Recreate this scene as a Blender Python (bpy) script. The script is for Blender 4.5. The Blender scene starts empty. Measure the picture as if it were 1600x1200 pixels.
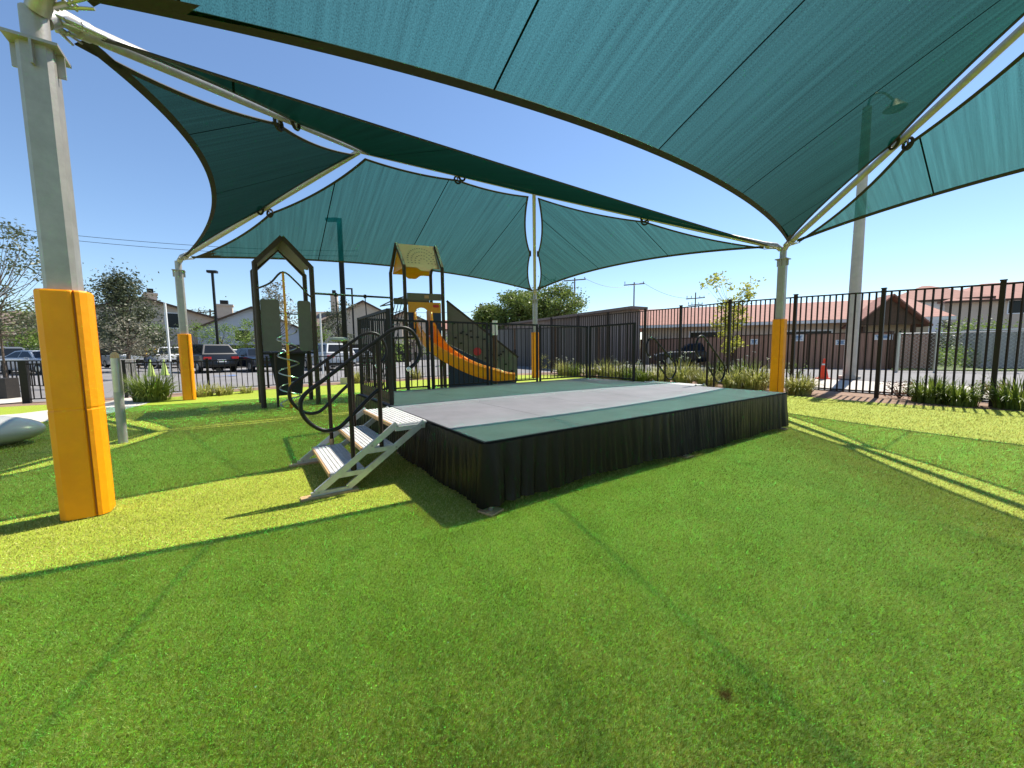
import bpy, math, random
import numpy as np
from math import radians, sin, cos, pi, atan2, hypot
from mathutils import Vector, Matrix
random.seed(7); rng = np.random.default_rng(7)
sc = bpy.context.scene
col = sc.collection
# ------------------------------------------------------------ camera
CH = 1.465
pitch, roll, FPX = radians(5.07), radians(0.63), 601.0
Fv = Vector((0, cos(pitch), -sin(pitch))); R0 = Vector((1, 0, 0)); U0 = R0.cross(Fv)
Rv = R0*cos(roll) - U0*sin(roll); Uv = R0*sin(roll) + U0*cos(roll)
cam = bpy.data.cameras.new('camera'); co = bpy.data.objects.new('camera', cam); col.objects.link(co)
co.matrix_world = Matrix(((Rv.x, Uv.x, -Fv.x, 0), (Rv.y, Uv.y, -Fv.y, 0), (Rv.z, Uv.z, -Fv.z, CH), (0, 0, 0, 1)))
cam.sensor_width = 36; cam.lens = 36*FPX/1600; cam.clip_end = 4000; cam.clip_start = .05
sc.camera = co
# ------------------------------------------------------------ sky, sun, exposure
OFF = Vector((-.48, -.44, -1)); SD = -OFF.normalized()
elev = math.asin(SD.z); azi = atan2(SD.x, SD.y)
w = bpy.data.worlds.new('World'); sc.world = w; w.use_nodes = True
nt = w.node_tree; bg = nt.nodes['Background']
sky = nt.nodes.new('ShaderNodeTexSky'); sky.sky_type = 'NISHITA'; sky.sun_disc = False
sky.sun_elevation = elev; sky.sun_rotation = azi; sky.air_density = 1.0; sky.dust_density = .1; sky.ozone_density = 4.5
nt.links.new(sky.outputs[0], bg.inputs[0]); bg.inputs[1].default_value = .105
sl = bpy.data.lights.new('sun', 'SUN'); sl.energy = 4.8; sl.angle = radians(.5); sl.color = (1, .95, .86)
so = bpy.data.objects.new('sun', sl); col.objects.link(so); so.rotation_euler = SD.to_track_quat('Z', 'Y').to_euler()
sc.view_settings.view_transform = 'Standard'; sc.view_settings.look = 'None'; sc.view_settings.exposure = .80; sc.view_settings.gamma = 1

# ------------------------------------------------------------ helpers
def ray(px, py): return (Fv + Rv*((px-800)/FPX) + Uv*((600-py)/FPX))
def at(px, py, Y):
    d = ray(px, py); return Vector((0, 0, CH)) + d*(Y/d.y)
def gnd(px, py, z=0.):
    d = ray(px, py); return Vector((0, 0, CH)) + d*((z-CH)/d.z)
def ax(px, Y): return at(px, 545, Y).x
def smooth(t):
    t = min(max(t, 0), 1); return t*t*(3-2*t)
FENCE_L = [(-60, -10), (-30, 3), (-15.1, 11.9), (-12.9, 12.8), (-11.55, 14.6), (-8.9, 17.5), (-5, 20), (-2.2, 22), (2.5, 24.3)]
def gz(x, y):
    dr = (x-10.4)*.86+(y-10.9)*.51
    dl = -9
    if x < 2.5:
        for (a, b), (c, d) in zip(FENCE_L, FENCE_L[1:]):
            if a <= x <= c or (x < -60 and a == -60): dl = (y-(b+(d-b)*(x-a)/(c-a)))*.75
    else: dl = -9
    d = max(dl, dr)
    return .32*smooth((d-.9)/4)
class MB:
    def __init__(s): s.v = []; s.f = []; s.m = []; s.mi = 0; s.uv = None
    def add(s, vs, fs, M=None):
        b = len(s.v); s.v += [tuple(M @ Vector(p)) if M else tuple(p) for p in vs]
        for f in fs: s.f.append(tuple(i+b for i in f)); s.m.append(s.mi)
    def box(s, c, size, rz=0, M=None, bev=0):
        x, y, z = size[0]/2, size[1]/2, size[2]/2
        T = Matrix.Translation(c) @ Matrix.Rotation(rz, 4, 'Z')
        if M: T = M @ T
        if bev:
            b = bev
            ring = [(-x+b, -y), (x-b, -y), (x, -y+b), (x, y-b), (x-b, y), (-x+b, y), (-x, y-b), (-x, -y+b)]
            vs = [(p[0], p[1], zz) for zz in (-z, z) for p in ring]
            fs = [(i, (i+1) % 8, 8+(i+1) % 8, 8+i) for i in range(8)]+[tuple(range(7, -1, -1)), tuple(range(8, 16))]
            s.add(vs, fs, T); return s
        vs = [(a, b, c_) for c_ in (-z, z) for a, b in ((-x, -y), (x, -y), (x, y), (-x, y))]
        s.add(vs, [(3, 2, 1, 0), (4, 5, 6, 7), (0, 1, 5, 4), (1, 2, 6, 5), (2, 3, 7, 6), (3, 0, 4, 7)], T); return s
    def bar(s, a, b, w, h=None, up=(0, 0, 1)):
        a = Vector(a); b = Vector(b); h = h or w; d = (b-a); L = d.length; d = d/L
        up = Vector(up); sd = d.cross(up)
        if sd.length < 1e-3: sd = d.cross(Vector((1, 0, 0)))
        sd.normalize(); u = sd.cross(d)
        vs = []
        for p in (a, b):
            for i, j in ((-1, -1), (1, -1), (1, 1), (-1, 1)): vs.append(p+sd*(i*w/2)+u*(j*h/2))
        s.add(vs, [(3, 2, 1, 0), (4, 5, 6, 7), (0, 1, 5, 4), (1, 2, 6, 5), (2, 3, 7, 6), (3, 0, 4, 7)]); return s
    def tube(s, pts, r, n=10, closed=False):
        pts = [Vector(p) for p in pts]; N = len(pts); rs = r if isinstance(r, (list, tuple)) else [r]*N
        vs = []; t0 = None; nrm = None
        for i, p in enumerate(pts):
            a = pts[(i-1) % N] if (closed or i > 0) else p; b = pts[(i+1) % N] if (closed or i < N-1) else p
            t = (b-a).normalized()
            if nrm is None:
                nrm = t.cross(Vector((0, 0, 1)))
                if nrm.length < .05: nrm = t.cross(Vector((1, 0, 0)))
            nrm = (nrm - t*nrm.dot(t)).normalized(); bn = t.cross(nrm)
            for k in range(n):
                an = 2*pi*k/n; vs.append(p+nrm*(cos(an)*rs[i])+bn*(sin(an)*rs[i]))
        fs = []
        for i in range(N if closed else N-1):
            j = (i+1) % N
            for k in range(n): fs.append((i*n+k, i*n+(k+1) % n, j*n+(k+1) % n, j*n+k))
        if not closed: fs += [tuple(range(n-1, -1, -1)), tuple(range((N-1)*n, N*n))]
        s.add(vs, fs); return s
    def prism(s, poly, z0, z1, M=None):
        n = len(poly); vs = [(p[0], p[1], z0) for p in poly]+[(p[0], p[1], z1) for p in poly]
        s.add(vs, [tuple(range(n-1, -1, -1)), tuple(range(n, 2*n))]+[(i, (i+1) % n, n+(i+1) % n, n+i) for i in range(n)], M); return s
    def build(s, name, mat, parent=None, world=True, sm=False):
        me = bpy.data.meshes.new(name); o = bpy.data.objects.new(name, me); col.objects.link(o)
        off = Vector((0, 0, 0))
        if parent is not None:
            o.parent = parent
            if world:
                p = parent
                while p: off += p.location; p = p.parent
        vs = np.array(s.v, dtype=np.float32)-np.array(off, dtype=np.float32)
        me.from_pydata(vs.tolist(), [], s.f)
        for m in (mat if isinstance(mat, (list, tuple)) else [mat]): me.materials.append(m)
        if max(s.m, default=0): me.polygons.foreach_set('material_index', s.m)
        if sm:
            me.polygons.foreach_set('use_smooth', [True]*len(me.polygons))
            if sm != 'all': me.set_sharp_from_angle(angle=radians(40))
        me.update(); return o
def tag(o, label=None, cat=None, group=None, kind=None):
    if label: o['label'] = label
    if cat: o['category'] = cat
    if group: o['group'] = group
    if kind: o['kind'] = kind
    return o
def root(name, loc, label, cat, group=None, rz=0):
    o = bpy.data.objects.new(name, None); col.objects.link(o); o.location = loc; o.rotation_euler = (0, 0, rz); o.empty_display_size = .2
    return tag(o, label, cat, group)
def copy_tree(o, parent=None):
    c = o.copy(); col.objects.link(c); c.parent = parent
    for ch in [x for x in bpy.data.objects if x.parent == o]: copy_tree(ch, c)
    return c
# ------------------------------------------------------------ materials
def mat(name, color, rough=.6, metal=0, spec=.5, var=0, scale=8, bump=0, bscale=60, detail=4, col2=None, coords='Object', stretch=None, coat=0):
    m = bpy.data.materials.new(name); m.use_nodes = True; t = m.node_tree; b = t.nodes['Principled BSDF']
    b.inputs['Base Color'].default_value = (*color, 1); b.inputs['Roughness'].default_value = rough
    b.inputs['Metallic'].default_value = metal; b.inputs['Specular IOR Level'].default_value = spec
    b.inputs['Coat Weight'].default_value = coat
    tc = t.nodes.new('ShaderNodeTexCoord'); src = tc.outputs[coords]
    if stretch:
        mp = t.nodes.new('ShaderNodeMapping'); mp.inputs['Scale'].default_value = stretch; t.links.new(src, mp.inputs[0]); src = mp.outputs[0]
    if var or col2:
        n = t.nodes.new('ShaderNodeTexNoise'); n.inputs['Scale'].default_value = scale; n.inputs['Detail'].default_value = detail; n.inputs['Roughness'].default_value = .65
        t.links.new(src, n.inputs['Vector'])
        cr = t.nodes.new('ShaderNodeValToRGB'); cr.color_ramp.elements[0].position = .3; cr.color_ramp.elements[1].position = .7
        c1 = tuple(c*(1-var) for c in color); c2 = col2 or tuple(min(c*(1+var), 1) for c in color)
        cr.color_ramp.elements[0].color = (*c1, 1); cr.color_ramp.elements[1].color = (*c2, 1)
        t.links.new(n.outputs[0], cr.inputs[0]); t.links.new(cr.outputs[0], b.inputs['Base Color'])
        m['_ramp'] = cr.name
    if bump:
        n2 = t.nodes.new('ShaderNodeTexNoise'); n2.inputs['Scale'].default_value = bscale; n2.inputs['Detail'].default_value = 3
        t.links.new(src, n2.inputs['Vector']); bp = t.nodes.new('ShaderNodeBump'); bp.inputs['Strength'].default_value = bump; bp.inputs['Distance'].default_value = .01
        t.links.new(n2.outputs[0], bp.inputs['Height']); t.links.new(bp.outputs[0], b.inputs['Normal'])
    return m
def leafmat(name, c, c2, trans=.35, rough=.5):
    m = mat(name, c, rough, var=.01, scale=1.3, col2=c2, detail=5)
    t = m.node_tree; b = t.nodes['Principled BSDF']; out = t.nodes['Material Output']
    tr = t.nodes.new('ShaderNodeBsdfTranslucent'); mx = t.nodes.new('ShaderNodeMixShader'); mx.inputs[0].default_value = trans
    t.links.new(t.nodes[m['_ramp']].outputs[0], tr.inputs[0]); t.links.new(b.outputs[0], mx.inputs[1]); t.links.new(tr.outputs[0], mx.inputs[2]); t.links.new(mx.outputs[0], out.inputs[0])
    return m
M = {}
M['galv'] = mat('galv', (.37, .345, .315), .42, .35, var=.12, scale=6, bump=.15, bscale=40)
M['steel'] = mat('steel', (.42, .42, .40), .3, .8, var=.1, scale=10)
M['pad'] = mat('pad', (.95, .32, .002), .5, spec=.3, var=.10, scale=2.6, bump=1, bscale=5)
M['padseam'] = mat('padseam', (.35, .09, .003), .6)
M['black'] = mat('black', (.011, .009, .007), .45, spec=.3, var=.3, scale=20)
M['bronze'] = mat('bronze', (.024, .014, .008), .5, spec=.25, var=.2, scale=14)
M['brownblack'] = mat('brownblack', (.022, .017, .012), .6, var=.3, scale=12, bump=.2)
M['post'] = mat('playpost', (.050, .033, .019), .5, spec=.3, var=.12, scale=10)
M['greyboard'] = mat('greyboard', (.15, .14, .115), .6, spec=.3, var=.08, scale=6)
M['blackboard'] = mat('blackboard', (.012, .012, .012), .6)
M['yellow'] = mat('yellow', (.72, .30, .01), .4, var=.06)
M['orange'] = mat('orange', (.88, .27, .008), .3, var=.06, scale=3, coat=.3)
M['blue'] = mat('blue', (.012, .03, .075), .5)
M['red'] = mat('red', (.5, .02, .02), .4)
M['tan'] = mat('tan', (.48, .28, .15), .5, var=.05)
M['alu'] = mat('alu', (.60, .58, .54), .38, .55, var=.12, scale=12, bump=.1)
M['tread'] = mat('tread', (.60, .585, .56), .5, .15, var=.15, scale=9)
M['wood'] = mat('wood', (.50, .31, .15), .7, var=.25, scale=5, stretch=(1, 8, 1), bump=.2)
M['wooddark'] = mat('wooddark', (.09, .045, .02), .6, var=.25, scale=6)
M['conc'] = mat('concrete', (.52, .47, .40), .85, var=.12, scale=3, bump=.3, bscale=90, detail=8)
M['asph'] = mat('asphalt', (.20, .19, .185), .9, var=.16, scale=1.2, bump=.4, bscale=60, detail=9)
M['mulch'] = mat('mulch', (.16, .085, .05), .95, var=.1, scale=24, col2=(.36, .24, .16), bump=1, bscale=45, detail=8)
M['soil'] = mat('soil', (.33, .25, .16), .95, var=.3, scale=5, bump=.6, bscale=40)
M['white'] = mat('white', (.75, .75, .73), .5, var=.04)
M['whiteline'] = mat('whiteline', (.7, .7, .68), .8, var=.1)
M['blueline'] = mat('blueline', (.05, .18, .5), .8, var=.1)
M['glass'] = mat('glass', (.010, .013, .016), .12, 0, .22)
M['tyre'] = mat('tyre', (.012, .012, .012), .8)
M['bark'] = mat('bark', (.12, .085, .06), .9, var=.3, scale=12, bump=.6)
M['leaf1'] = leafmat('leaf_olive', (.045, .065, .028), (.14, .15, .075), .25)
M['leaf2'] = leafmat('leaf_bright', (.09, .17, .02), (.24, .33, .05), .4)
M['leaf3'] = leafmat('leaf_pine', (.06, .10, .015), (.27, .34, .07), .35)
M['leaf4'] = leafmat('leaf_yellow', (.25, .28, .03), (.50, .48, .07), .5)
M['leaf5'] = leafmat('leaf_pale', (.13, .13, .085), (.30, .27, .19), .3)
M['strap'] = leafmat('leaf_strap', (.085, .14, .015), (.26, .31, .055), .4)
M['strapy'] = leafmat('leaf_strap_pale', (.24, .27, .04), (.52, .48, .18), .4)
M['rust'] = leafmat('leaf_rust', (.14, .035, .02), (.25, .10, .05), .3)
M['flower'] = mat('flower', (.8, .78, .72), .7)
M['beige'] = mat('stucco_beige', (.62, .50, .38), .9, var=.06, scale=2, bump=.2, bscale=60)
M['tanw'] = mat('stucco_tan', (.58, .47, .36), .9, var=.06, scale=2, bump=.2)
M['greyw'] = mat('stucco_white', (.8, .77, .74), .9, var=.05, scale=2, bump=.2)
M['bluegrey'] = mat('siding', (.52, .53, .55), .8, var=.05, scale=2)
M['redroof'] = mat('roof_red', (.33, .155, .115), .85, var=.22, scale=3, stretch=(1, 1, 6), bump=.5, bscale=12)
M['brownroof'] = mat('roof_brown', (.20, .15, .12), .9, var=.2, scale=4, bump=.4, bscale=14)
M['blockwall'] = mat('blockwall', (.30, .27, .25), .9, var=.12, scale=3, bump=.3)
M['skin'] = mat('skin', (.45, .26, .18), .6)
M['vest'] = mat('vest', (.85, .50, .02), .6)
M['denim'] = mat('denim', (.03, .04, .07), .8)
M['cone'] = mat('cone_orange', (.85, .07, .02), .45)
M['lime'] = mat('cone_lime', (.50, .62, .16), .5)
M['web'] = mat('webbing', (.022, .018, .012), .75, var=.3, scale=20)
M['rock'] = mat('boulder', (.40, .385, .35), .32, var=.07, scale=2.5, bump=.08, bscale=6, coat=.3)

M['signblue'] = mat('sign_print', (.22, .30, .42), .7)
M['contgrey'] = mat('container_grey', (.30, .29, .27), .6, var=.1)
def boards(name, c, c2, step=.14, vert=True):      # wood boards as a surface pattern
    m = mat(name, c, .85, var=.2, scale=3, stretch=(6, 6, .6), bump=.3, bscale=20)
    t = m.node_tree; b = t.nodes['Principled BSDF']
    tc = t.nodes.new('ShaderNodeTexCoord'); sp = t.nodes.new('ShaderNodeSeparateXYZ'); t.links.new(tc.outputs['UV'], sp.inputs[0])
    mu = t.nodes.new('ShaderNodeMath'); mu.operation = 'FRACT'; dv = t.nodes.new('ShaderNodeMath'); dv.operation = 'DIVIDE'; dv.inputs[1].default_value = step
    t.links.new(sp.outputs[0], dv.inputs[0]); t.links.new(dv.outputs[0], mu.inputs[0])
    lt = t.nodes.new('ShaderNodeMath'); lt.operation = 'LESS_THAN'; lt.inputs[1].default_value = .09; t.links.new(mu.outputs[0], lt.inputs[0])
    fl = t.nodes.new('ShaderNodeMath'); fl.operation = 'FLOOR'; t.links.new(dv.outputs[0], fl.inputs[0])
    wn = t.nodes.new('ShaderNodeTexWhiteNoise'); wn.noise_dimensions = '1D'; t.links.new(fl.outputs[0], wn.inputs['W'])
    m1 = t.nodes.new('ShaderNodeMix'); m1.data_type = 'RGBA'; m1.inputs[7].default_value = (*c2, 1)
    sc_ = t.nodes.new('ShaderNodeMath'); sc_.operation = 'MULTIPLY'; sc_.inputs[1].default_value = .6; t.links.new(wn.outputs[0], sc_.inputs[0])
    t.links.new(sc_.outputs[0], m1.inputs[0]); t.links.new(t.nodes[m['_ramp']].outputs[0], m1.inputs[6])
    m2 = t.nodes.new('ShaderNodeMix'); m2.data_type = 'RGBA'; m2.inputs[7].default_value = (c[0]*.25, c[1]*.25, c[2]*.25, 1)
    t.links.new(lt.outputs[0], m2.inputs[0]); t.links.new(m1.outputs[2], m2.inputs[6]); t.links.new(m2.outputs[2], b.inputs['Base Color'])
    return m
M['brownfence'] = boards('brownfence', (.33, .18, .12), (.44, .26, .18))
M['greyfence'] = boards('greyfence', (.09, .082, .078), (.24, .225, .21), .15)
M['shedw'] = boards('shedboards', (.24, .18, .15), (.36, .30, .26), .25)

def turfmat():
    m = mat('turf', (.16, .25, .03), .75, spec=.25); t = m.node_tree; b = t.nodes['Principled BSDF']
    geo = t.nodes.new('ShaderNodeNewGeometry')
    def noise(s, d=3, r=.6):
        n = t.nodes.new('ShaderNodeTexNoise'); n.inputs['Scale'].default_value = s; n.inputs['Detail'].default_value = d; n.inputs['Roughness'].default_value = r
        t.links.new(geo.outputs['Position'], n.inputs['Vector']); return n
    a, b2, c = noise(75, 3, .8), noise(.55, 3), noise(11, 3, .7)
    cr = t.nodes.new('ShaderNodeValToRGB'); e = cr.color_ramp.elements
    e[0].position = .30; e[0].color = (.13, .18, .012, 1); e[1].position = .72; e[1].color = (.55, .58, .07, 1)
    x = e.new(.5); x.color = (.30, .38, .03, 1)
    t.links.new(a.outputs[0], cr.inputs[0])
    mx = t.nodes.new('ShaderNodeMix'); mx.data_type = 'RGBA'; mx.blend_type = 'MULTIPLY'; mx.inputs[0].default_value = .8
    r2 = t.nodes.new('ShaderNodeValToRGB'); r2.color_ramp.elements[0].position = .3; r2.color_ramp.elements[0].color = (.78, .80, .72, 1); r2.color_ramp.elements[1].position = .7; r2.color_ramp.elements[1].color = (1.12, 1.1, 1.05, 1)
    ad = t.nodes.new('ShaderNodeMath'); ad.operation = 'ADD'; hv = t.nodes.new('ShaderNodeMath'); hv.operation = 'MULTIPLY'; hv.inputs[1].default_value = .5
    t.links.new(b2.outputs[0], ad.inputs[0]); t.links.new(c.outputs[0], ad.inputs[1]); t.links.new(ad.outputs[0], hv.inputs[0]); t.links.new(hv.outputs[0], r2.inputs[0])
    t.links.new(cr.outputs[0], mx.inputs[6]); t.links.new(r2.outputs[0], mx.inputs[7])
    # small reddish stain near the camera
    vm = t.nodes.new('ShaderNodeVectorMath'); vm.operation = 'DISTANCE'; p = gnd(1134, 1086); vm.inputs[1].default_value = (p.x, p.y, 0)
    t.links.new(geo.outputs['Position'], vm.inputs[0])
    mr = t.nodes.new('ShaderNodeMapRange'); mr.inputs[1].default_value = .012; mr.inputs[2].default_value = .045; mr.inputs[3].default_value = .85; mr.inputs[4].default_value = 0
    t.links.new(vm.outputs['Value'], mr.inputs[0])
    m3 = t.nodes.new('ShaderNodeMix'); m3.data_type = 'RGBA'; m3.inputs[7].default_value = (.13, .035, .02, 1)
    t.links.new(mr.outputs[0], m3.inputs[0]); t.links.new(mx.outputs[2], m3.inputs[6]); t.links.new(m3.outputs[2], b.inputs['Base Color'])
    bp = t.nodes.new('ShaderNodeBump'); bp.inputs['Strength'].default_value = .9; bp.inputs['Distance'].default_value = .012
    t.links.new(a.outputs[0], bp.inputs['Height']); t.links.new(bp.outputs[0], b.inputs['Normal'])
    return m
M['turf'] = turfmat()
def blademat():
    m = bpy.data.materials.new('turf_blade'); m.use_nodes = True; t = m.node_tree; b = t.nodes['Principled BSDF']; out = t.nodes['Material Output']
    geo = t.nodes.new('ShaderNodeNewGeometry'); cr = t.nodes.new('ShaderNodeValToRGB'); e = cr.color_ramp.elements
    e[0].color = (.20, .205, .03, 1); e[1].color = (1, .95, .40, 1); x = e.new(.5); x.color = (.76, .66, .16, 1)
    t.links.new(geo.outputs['Random Per Island'], cr.inputs[0])
    n = t.nodes.new('ShaderNodeTexNoise'); n.inputs['Scale'].default_value = 2.5; n.inputs['Detail'].default_value = 4; t.links.new(geo.outputs['Position'], n.inputs['Vector'])
    r2 = t.nodes.new('ShaderNodeValToRGB'); r2.color_ramp.elements[0].position = .38; r2.color_ramp.elements[0].color = (.48, .56, .40, 1); r2.color_ramp.elements[1].position = .62; r2.color_ramp.elements[1].color = (1.12, 1.08, 1.15, 1)
    n3 = t.nodes.new('ShaderNodeTexNoise'); n3.inputs['Scale'].default_value = 48; n3.inputs['Detail'].default_value = 2; t.links.new(geo.outputs['Position'], n3.inputs['Vector'])
    av = t.nodes.new('ShaderNodeMath'); av.operation = 'MULTIPLY_ADD'; av.inputs[1].default_value = .62; t.links.new(n3.outputs[0], av.inputs[0])
    a2_ = t.nodes.new('ShaderNodeMath'); a2_.operation = 'MULTIPLY'; a2_.inputs[1].default_value = .38; t.links.new(n.outputs[0], a2_.inputs[0]); t.links.new(a2_.outputs[0], av.inputs[2])
    t.links.new(av.outputs[0], r2.inputs[0]); mx = t.nodes.new('ShaderNodeMix'); mx.data_type = 'RGBA'; mx.blend_type = 'MULTIPLY'; mx.inputs[0].default_value = 1
    t.links.new(cr.outputs[0], mx.inputs[6]); t.links.new(r2.outputs[0], mx.inputs[7])
    vm = t.nodes.new('ShaderNodeVectorMath'); vm.operation = 'DISTANCE'; p = gnd(1134, 1086); vm.inputs[1].default_value = (p.x, p.y, 0)
    t.links.new(geo.outputs['Position'], vm.inputs[0])
    mr = t.nodes.new('ShaderNodeMapRange'); mr.inputs[1].default_value = .015; mr.inputs[2].default_value = .045; mr.inputs[3].default_value = .85; mr.inputs[4].default_value = 0
    t.links.new(vm.outputs['Value'], mr.inputs[0])
    m3 = t.nodes.new('ShaderNodeMix'); m3.data_type = 'RGBA'; m3.inputs[7].default_value = (.14, .035, .02, 1)
    t.links.new(mr.outputs[0], m3.inputs[0]); t.links.new(mx.outputs[2], m3.inputs[6])
    b.inputs['Roughness'].default_value = .5; b.inputs['Specular IOR Level'].default_value = .3
    t.links.new(m3.outputs[2], b.inputs['Base Color'])
    tr = t.nodes.new('ShaderNodeBsdfTranslucent'); ms = t.nodes.new('ShaderNodeMixShader'); ms.inputs[0].default_value = .35
    t.links.new(m3.outputs[2], tr.inputs[0]); t.links.new(b.outputs[0], ms.inputs[1]); t.links.new(tr.outputs[0], ms.inputs[2]); t.links.new(ms.outputs[0], out.inputs[0])
    return m
M['blade'] = blademat()
def sailmat():
    m = bpy.data.materials.new('shade_cloth'); m.use_nodes = True; t = m.node_tree
    for n in list(t.nodes): t.nodes.remove(n)
    N = t.nodes.new; out = N('ShaderNodeOutputMaterial'); tc = N('ShaderNodeTexCoord'); L = t.links.new
    mp = N('ShaderNodeMapping'); mp.inputs['Scale'].default_value = (11, .25, 1); L(tc.outputs['UV'], mp.inputs[0])
    n1 = N('ShaderNodeTexNoise'); n1.inputs['Scale'].default_value = 1; n1.inputs['Detail'].default_value = 6; n1.inputs['Roughness'].default_value = .7; L(mp.outputs[0], n1.inputs[0])
    mp2 = N('ShaderNodeMapping'); mp2.inputs['Scale'].default_value = (120, 60, 1); L(tc.outputs['UV'], mp2.inputs[0])
    n2 = N('ShaderNodeTexNoise'); n2.inputs['Scale'].default_value = 1; n2.inputs['Detail'].default_value = 2; L(mp2.outputs[0], n2.inputs[0])
    a = N('ShaderNodeMath'); a.operation = 'MULTIPLY_ADD'; a.inputs[1].default_value = .55; L(n2.outputs[0], a.inputs[0])
    b = N('ShaderNodeMath'); b.operation = 'MULTIPLY'; b.inputs[1].default_value = .45; L(n1.outputs[0], b.inputs[0]); L(b.outputs[0], a.inputs[2])
    cr = N('ShaderNodeValToRGB'); e = cr.color_ramp.elements; e[0].position = .34; e[0].color = (.0, .10, .07, 1); e[1].position = .66; e[1].color = (.04, .72, .46, 1)
    L(a.outputs[0], cr.inputs[0])
    sp = N('ShaderNodeSeparateXYZ'); L(tc.outputs['UV'], sp.inputs[0])
    dv = N('ShaderNodeMath'); dv.operation = 'DIVIDE'; dv.inputs[1].default_value = 2.9; L(sp.outputs[0], dv.inputs[0])
    fr = N('ShaderNodeMath'); fr.operation = 'FRACT'; L(dv.outputs[0], fr.inputs[0])
    lt = N('ShaderNodeMath'); lt.operation = 'LESS_THAN'; lt.inputs[1].default_value = .009; L(fr.outputs[0], lt.inputs[0])
    tr = N('ShaderNodeBsdfTranslucent'); L(cr.outputs[0], tr.inputs[0])
    df = N('ShaderNodeBsdfDiffuse'); df.inputs[0].default_value = (.006, .016, .014, 1)
    tp = N('ShaderNodeBsdfTransparent'); tp.inputs[0].default_value = (.82, .89, .54, 1)
    m0 = N('ShaderNodeMixShader'); m0.inputs[0].default_value = .015; L(df.outputs[0], m0.inputs[1]); L(tr.outputs[0], m0.inputs[2])
    rf = N('ShaderNodeBsdfRefraction'); rf.inputs['IOR'].default_value = 1.12; rf.inputs['Roughness'].default_value = .68; L(cr.outputs[0], rf.inputs[0])
    m1 = N('ShaderNodeMixShader'); L(m0.outputs[0], m1.inputs[1]); L(rf.outputs[0], m1.inputs[2])
    # the knit's holes close up when looked through (or lit) at a slant
    lw = N('ShaderNodeLayerWeight'); lw.inputs[0].default_value = .5
    iv = N('ShaderNodeMath'); iv.operation = 'SUBTRACT'; iv.inputs[0].default_value = 1; L(lw.outputs['Facing'], iv.inputs[1])
    pw_ = N('ShaderNodeMath'); pw_.operation = 'POWER'; pw_.inputs[1].default_value = 1.9; L(iv.outputs[0], pw_.inputs[0])
    op = N('ShaderNodeMath'); op.operation = 'MULTIPLY'; opv = N('ShaderNodeMapRange'); opv.inputs[1].default_value = .36; opv.inputs[2].default_value = .64; opv.inputs[3].default_value = .30; opv.inputs[4].default_value = .66; L(a.outputs[0], opv.inputs[0])
    L(opv.outputs[0], op.inputs[1]); L(pw_.outputs[0], op.inputs[0])
    tp3 = N('ShaderNodeMath'); tp3.operation = 'POWER'; tp3.inputs[1].default_value = 3; L(iv.outputs[0], tp3.inputs[0]); tf = N('ShaderNodeMath'); tf.operation = 'MULTIPLY'; tf.use_clamp = True; tf.inputs[1].default_value = 1.6; L(tp3.outputs[0], tf.inputs[0]); L(tf.outputs[0], m1.inputs[0])
    m2 = N('ShaderNodeMixShader'); L(op.outputs[0], m2.inputs[0]); L(m1.outputs[0], m2.inputs[1]); L(tp.outputs[0], m2.inputs[2])
    sd = N('ShaderNodeBsdfDiffuse'); sd.inputs[0].default_value = (.004, .012, .012, 1)
    m3 = N('ShaderNodeMixShader'); L(lt.outputs[0], m3.inputs[0]); L(m2.outputs[0], m3.inputs[1]); L(sd.outputs[0], m3.inputs[2])
    L(m3.outputs[0], out.inputs[0]); return m
M['sail'] = sailmat()
def deckmat():
    m = mat('deck', (.172, .166, .180), .58, spec=.35, var=.16, scale=2.0, detail=8, bump=.12, bscale=70)
    return m
M['deck'] = deckmat()
M['skirt'] = mat('skirt', (.002, .0013, .0017), .38, spec=.30, bump=.3, bscale=30, stretch=(1, 1, .3))
M['sheen'] = None
def carpaint(name, c): return mat(name, c, .32, .0, .4, coat=.35)

# ------------------------------------------------------------ ground
def sheet(name, poly, z, mt, label=None, kind='structure'):
    b = MB(); b.add([(p[0], p[1], z) for p in poly], [tuple(range(len(poly)))]); o = b.build(name, mt); tag(o, kind=kind); return o
def ground():
    xs = sorted(set([-1500, -800, -400, -200, -120]+[x for x in np.arange(-80, 60.1, 1.0)]+[90, 150, 300, 700, 1500]))
    ys = sorted(set([-600, -200, -60, -20]+[y for y in np.arange(-10, 60.1, 1.0)]+[80, 120, 200, 400, 900, 2500]))
    b = MB(); vs = []; nx = len(xs)
    for y in ys:
        for x in xs: vs.append((x, y, gz(x, y)-.035))
    fs = [(j*nx+i, j*nx+i+1, (j+1)*nx+i+1, (j+1)*nx+i) for j in range(len(ys)-1) for i in range(nx-1)]
    b.add(vs, fs); o = b.build('parking_lot', M['asph'], sm='all'); tag(o, kind='structure')
ground()
TURF = [(-60, -40), (40, -40), (22, -3), (13.2, 6.0), (11.19, 8.31), (9.59, 9.6), (8.6, 11.3), (7.2, 14.2), (5.4, 17.3), (2.6, 22.3), (0.3, 22.3), (-3.5, 20.2), (-7.6, 17.2), (-10.7, 14.3), (-12.0, 12.1), (-14.2, 11.1), (-20, 7.6), (-60, -8)]
sheet('turf', TURF, 0, M['turf'])
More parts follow.
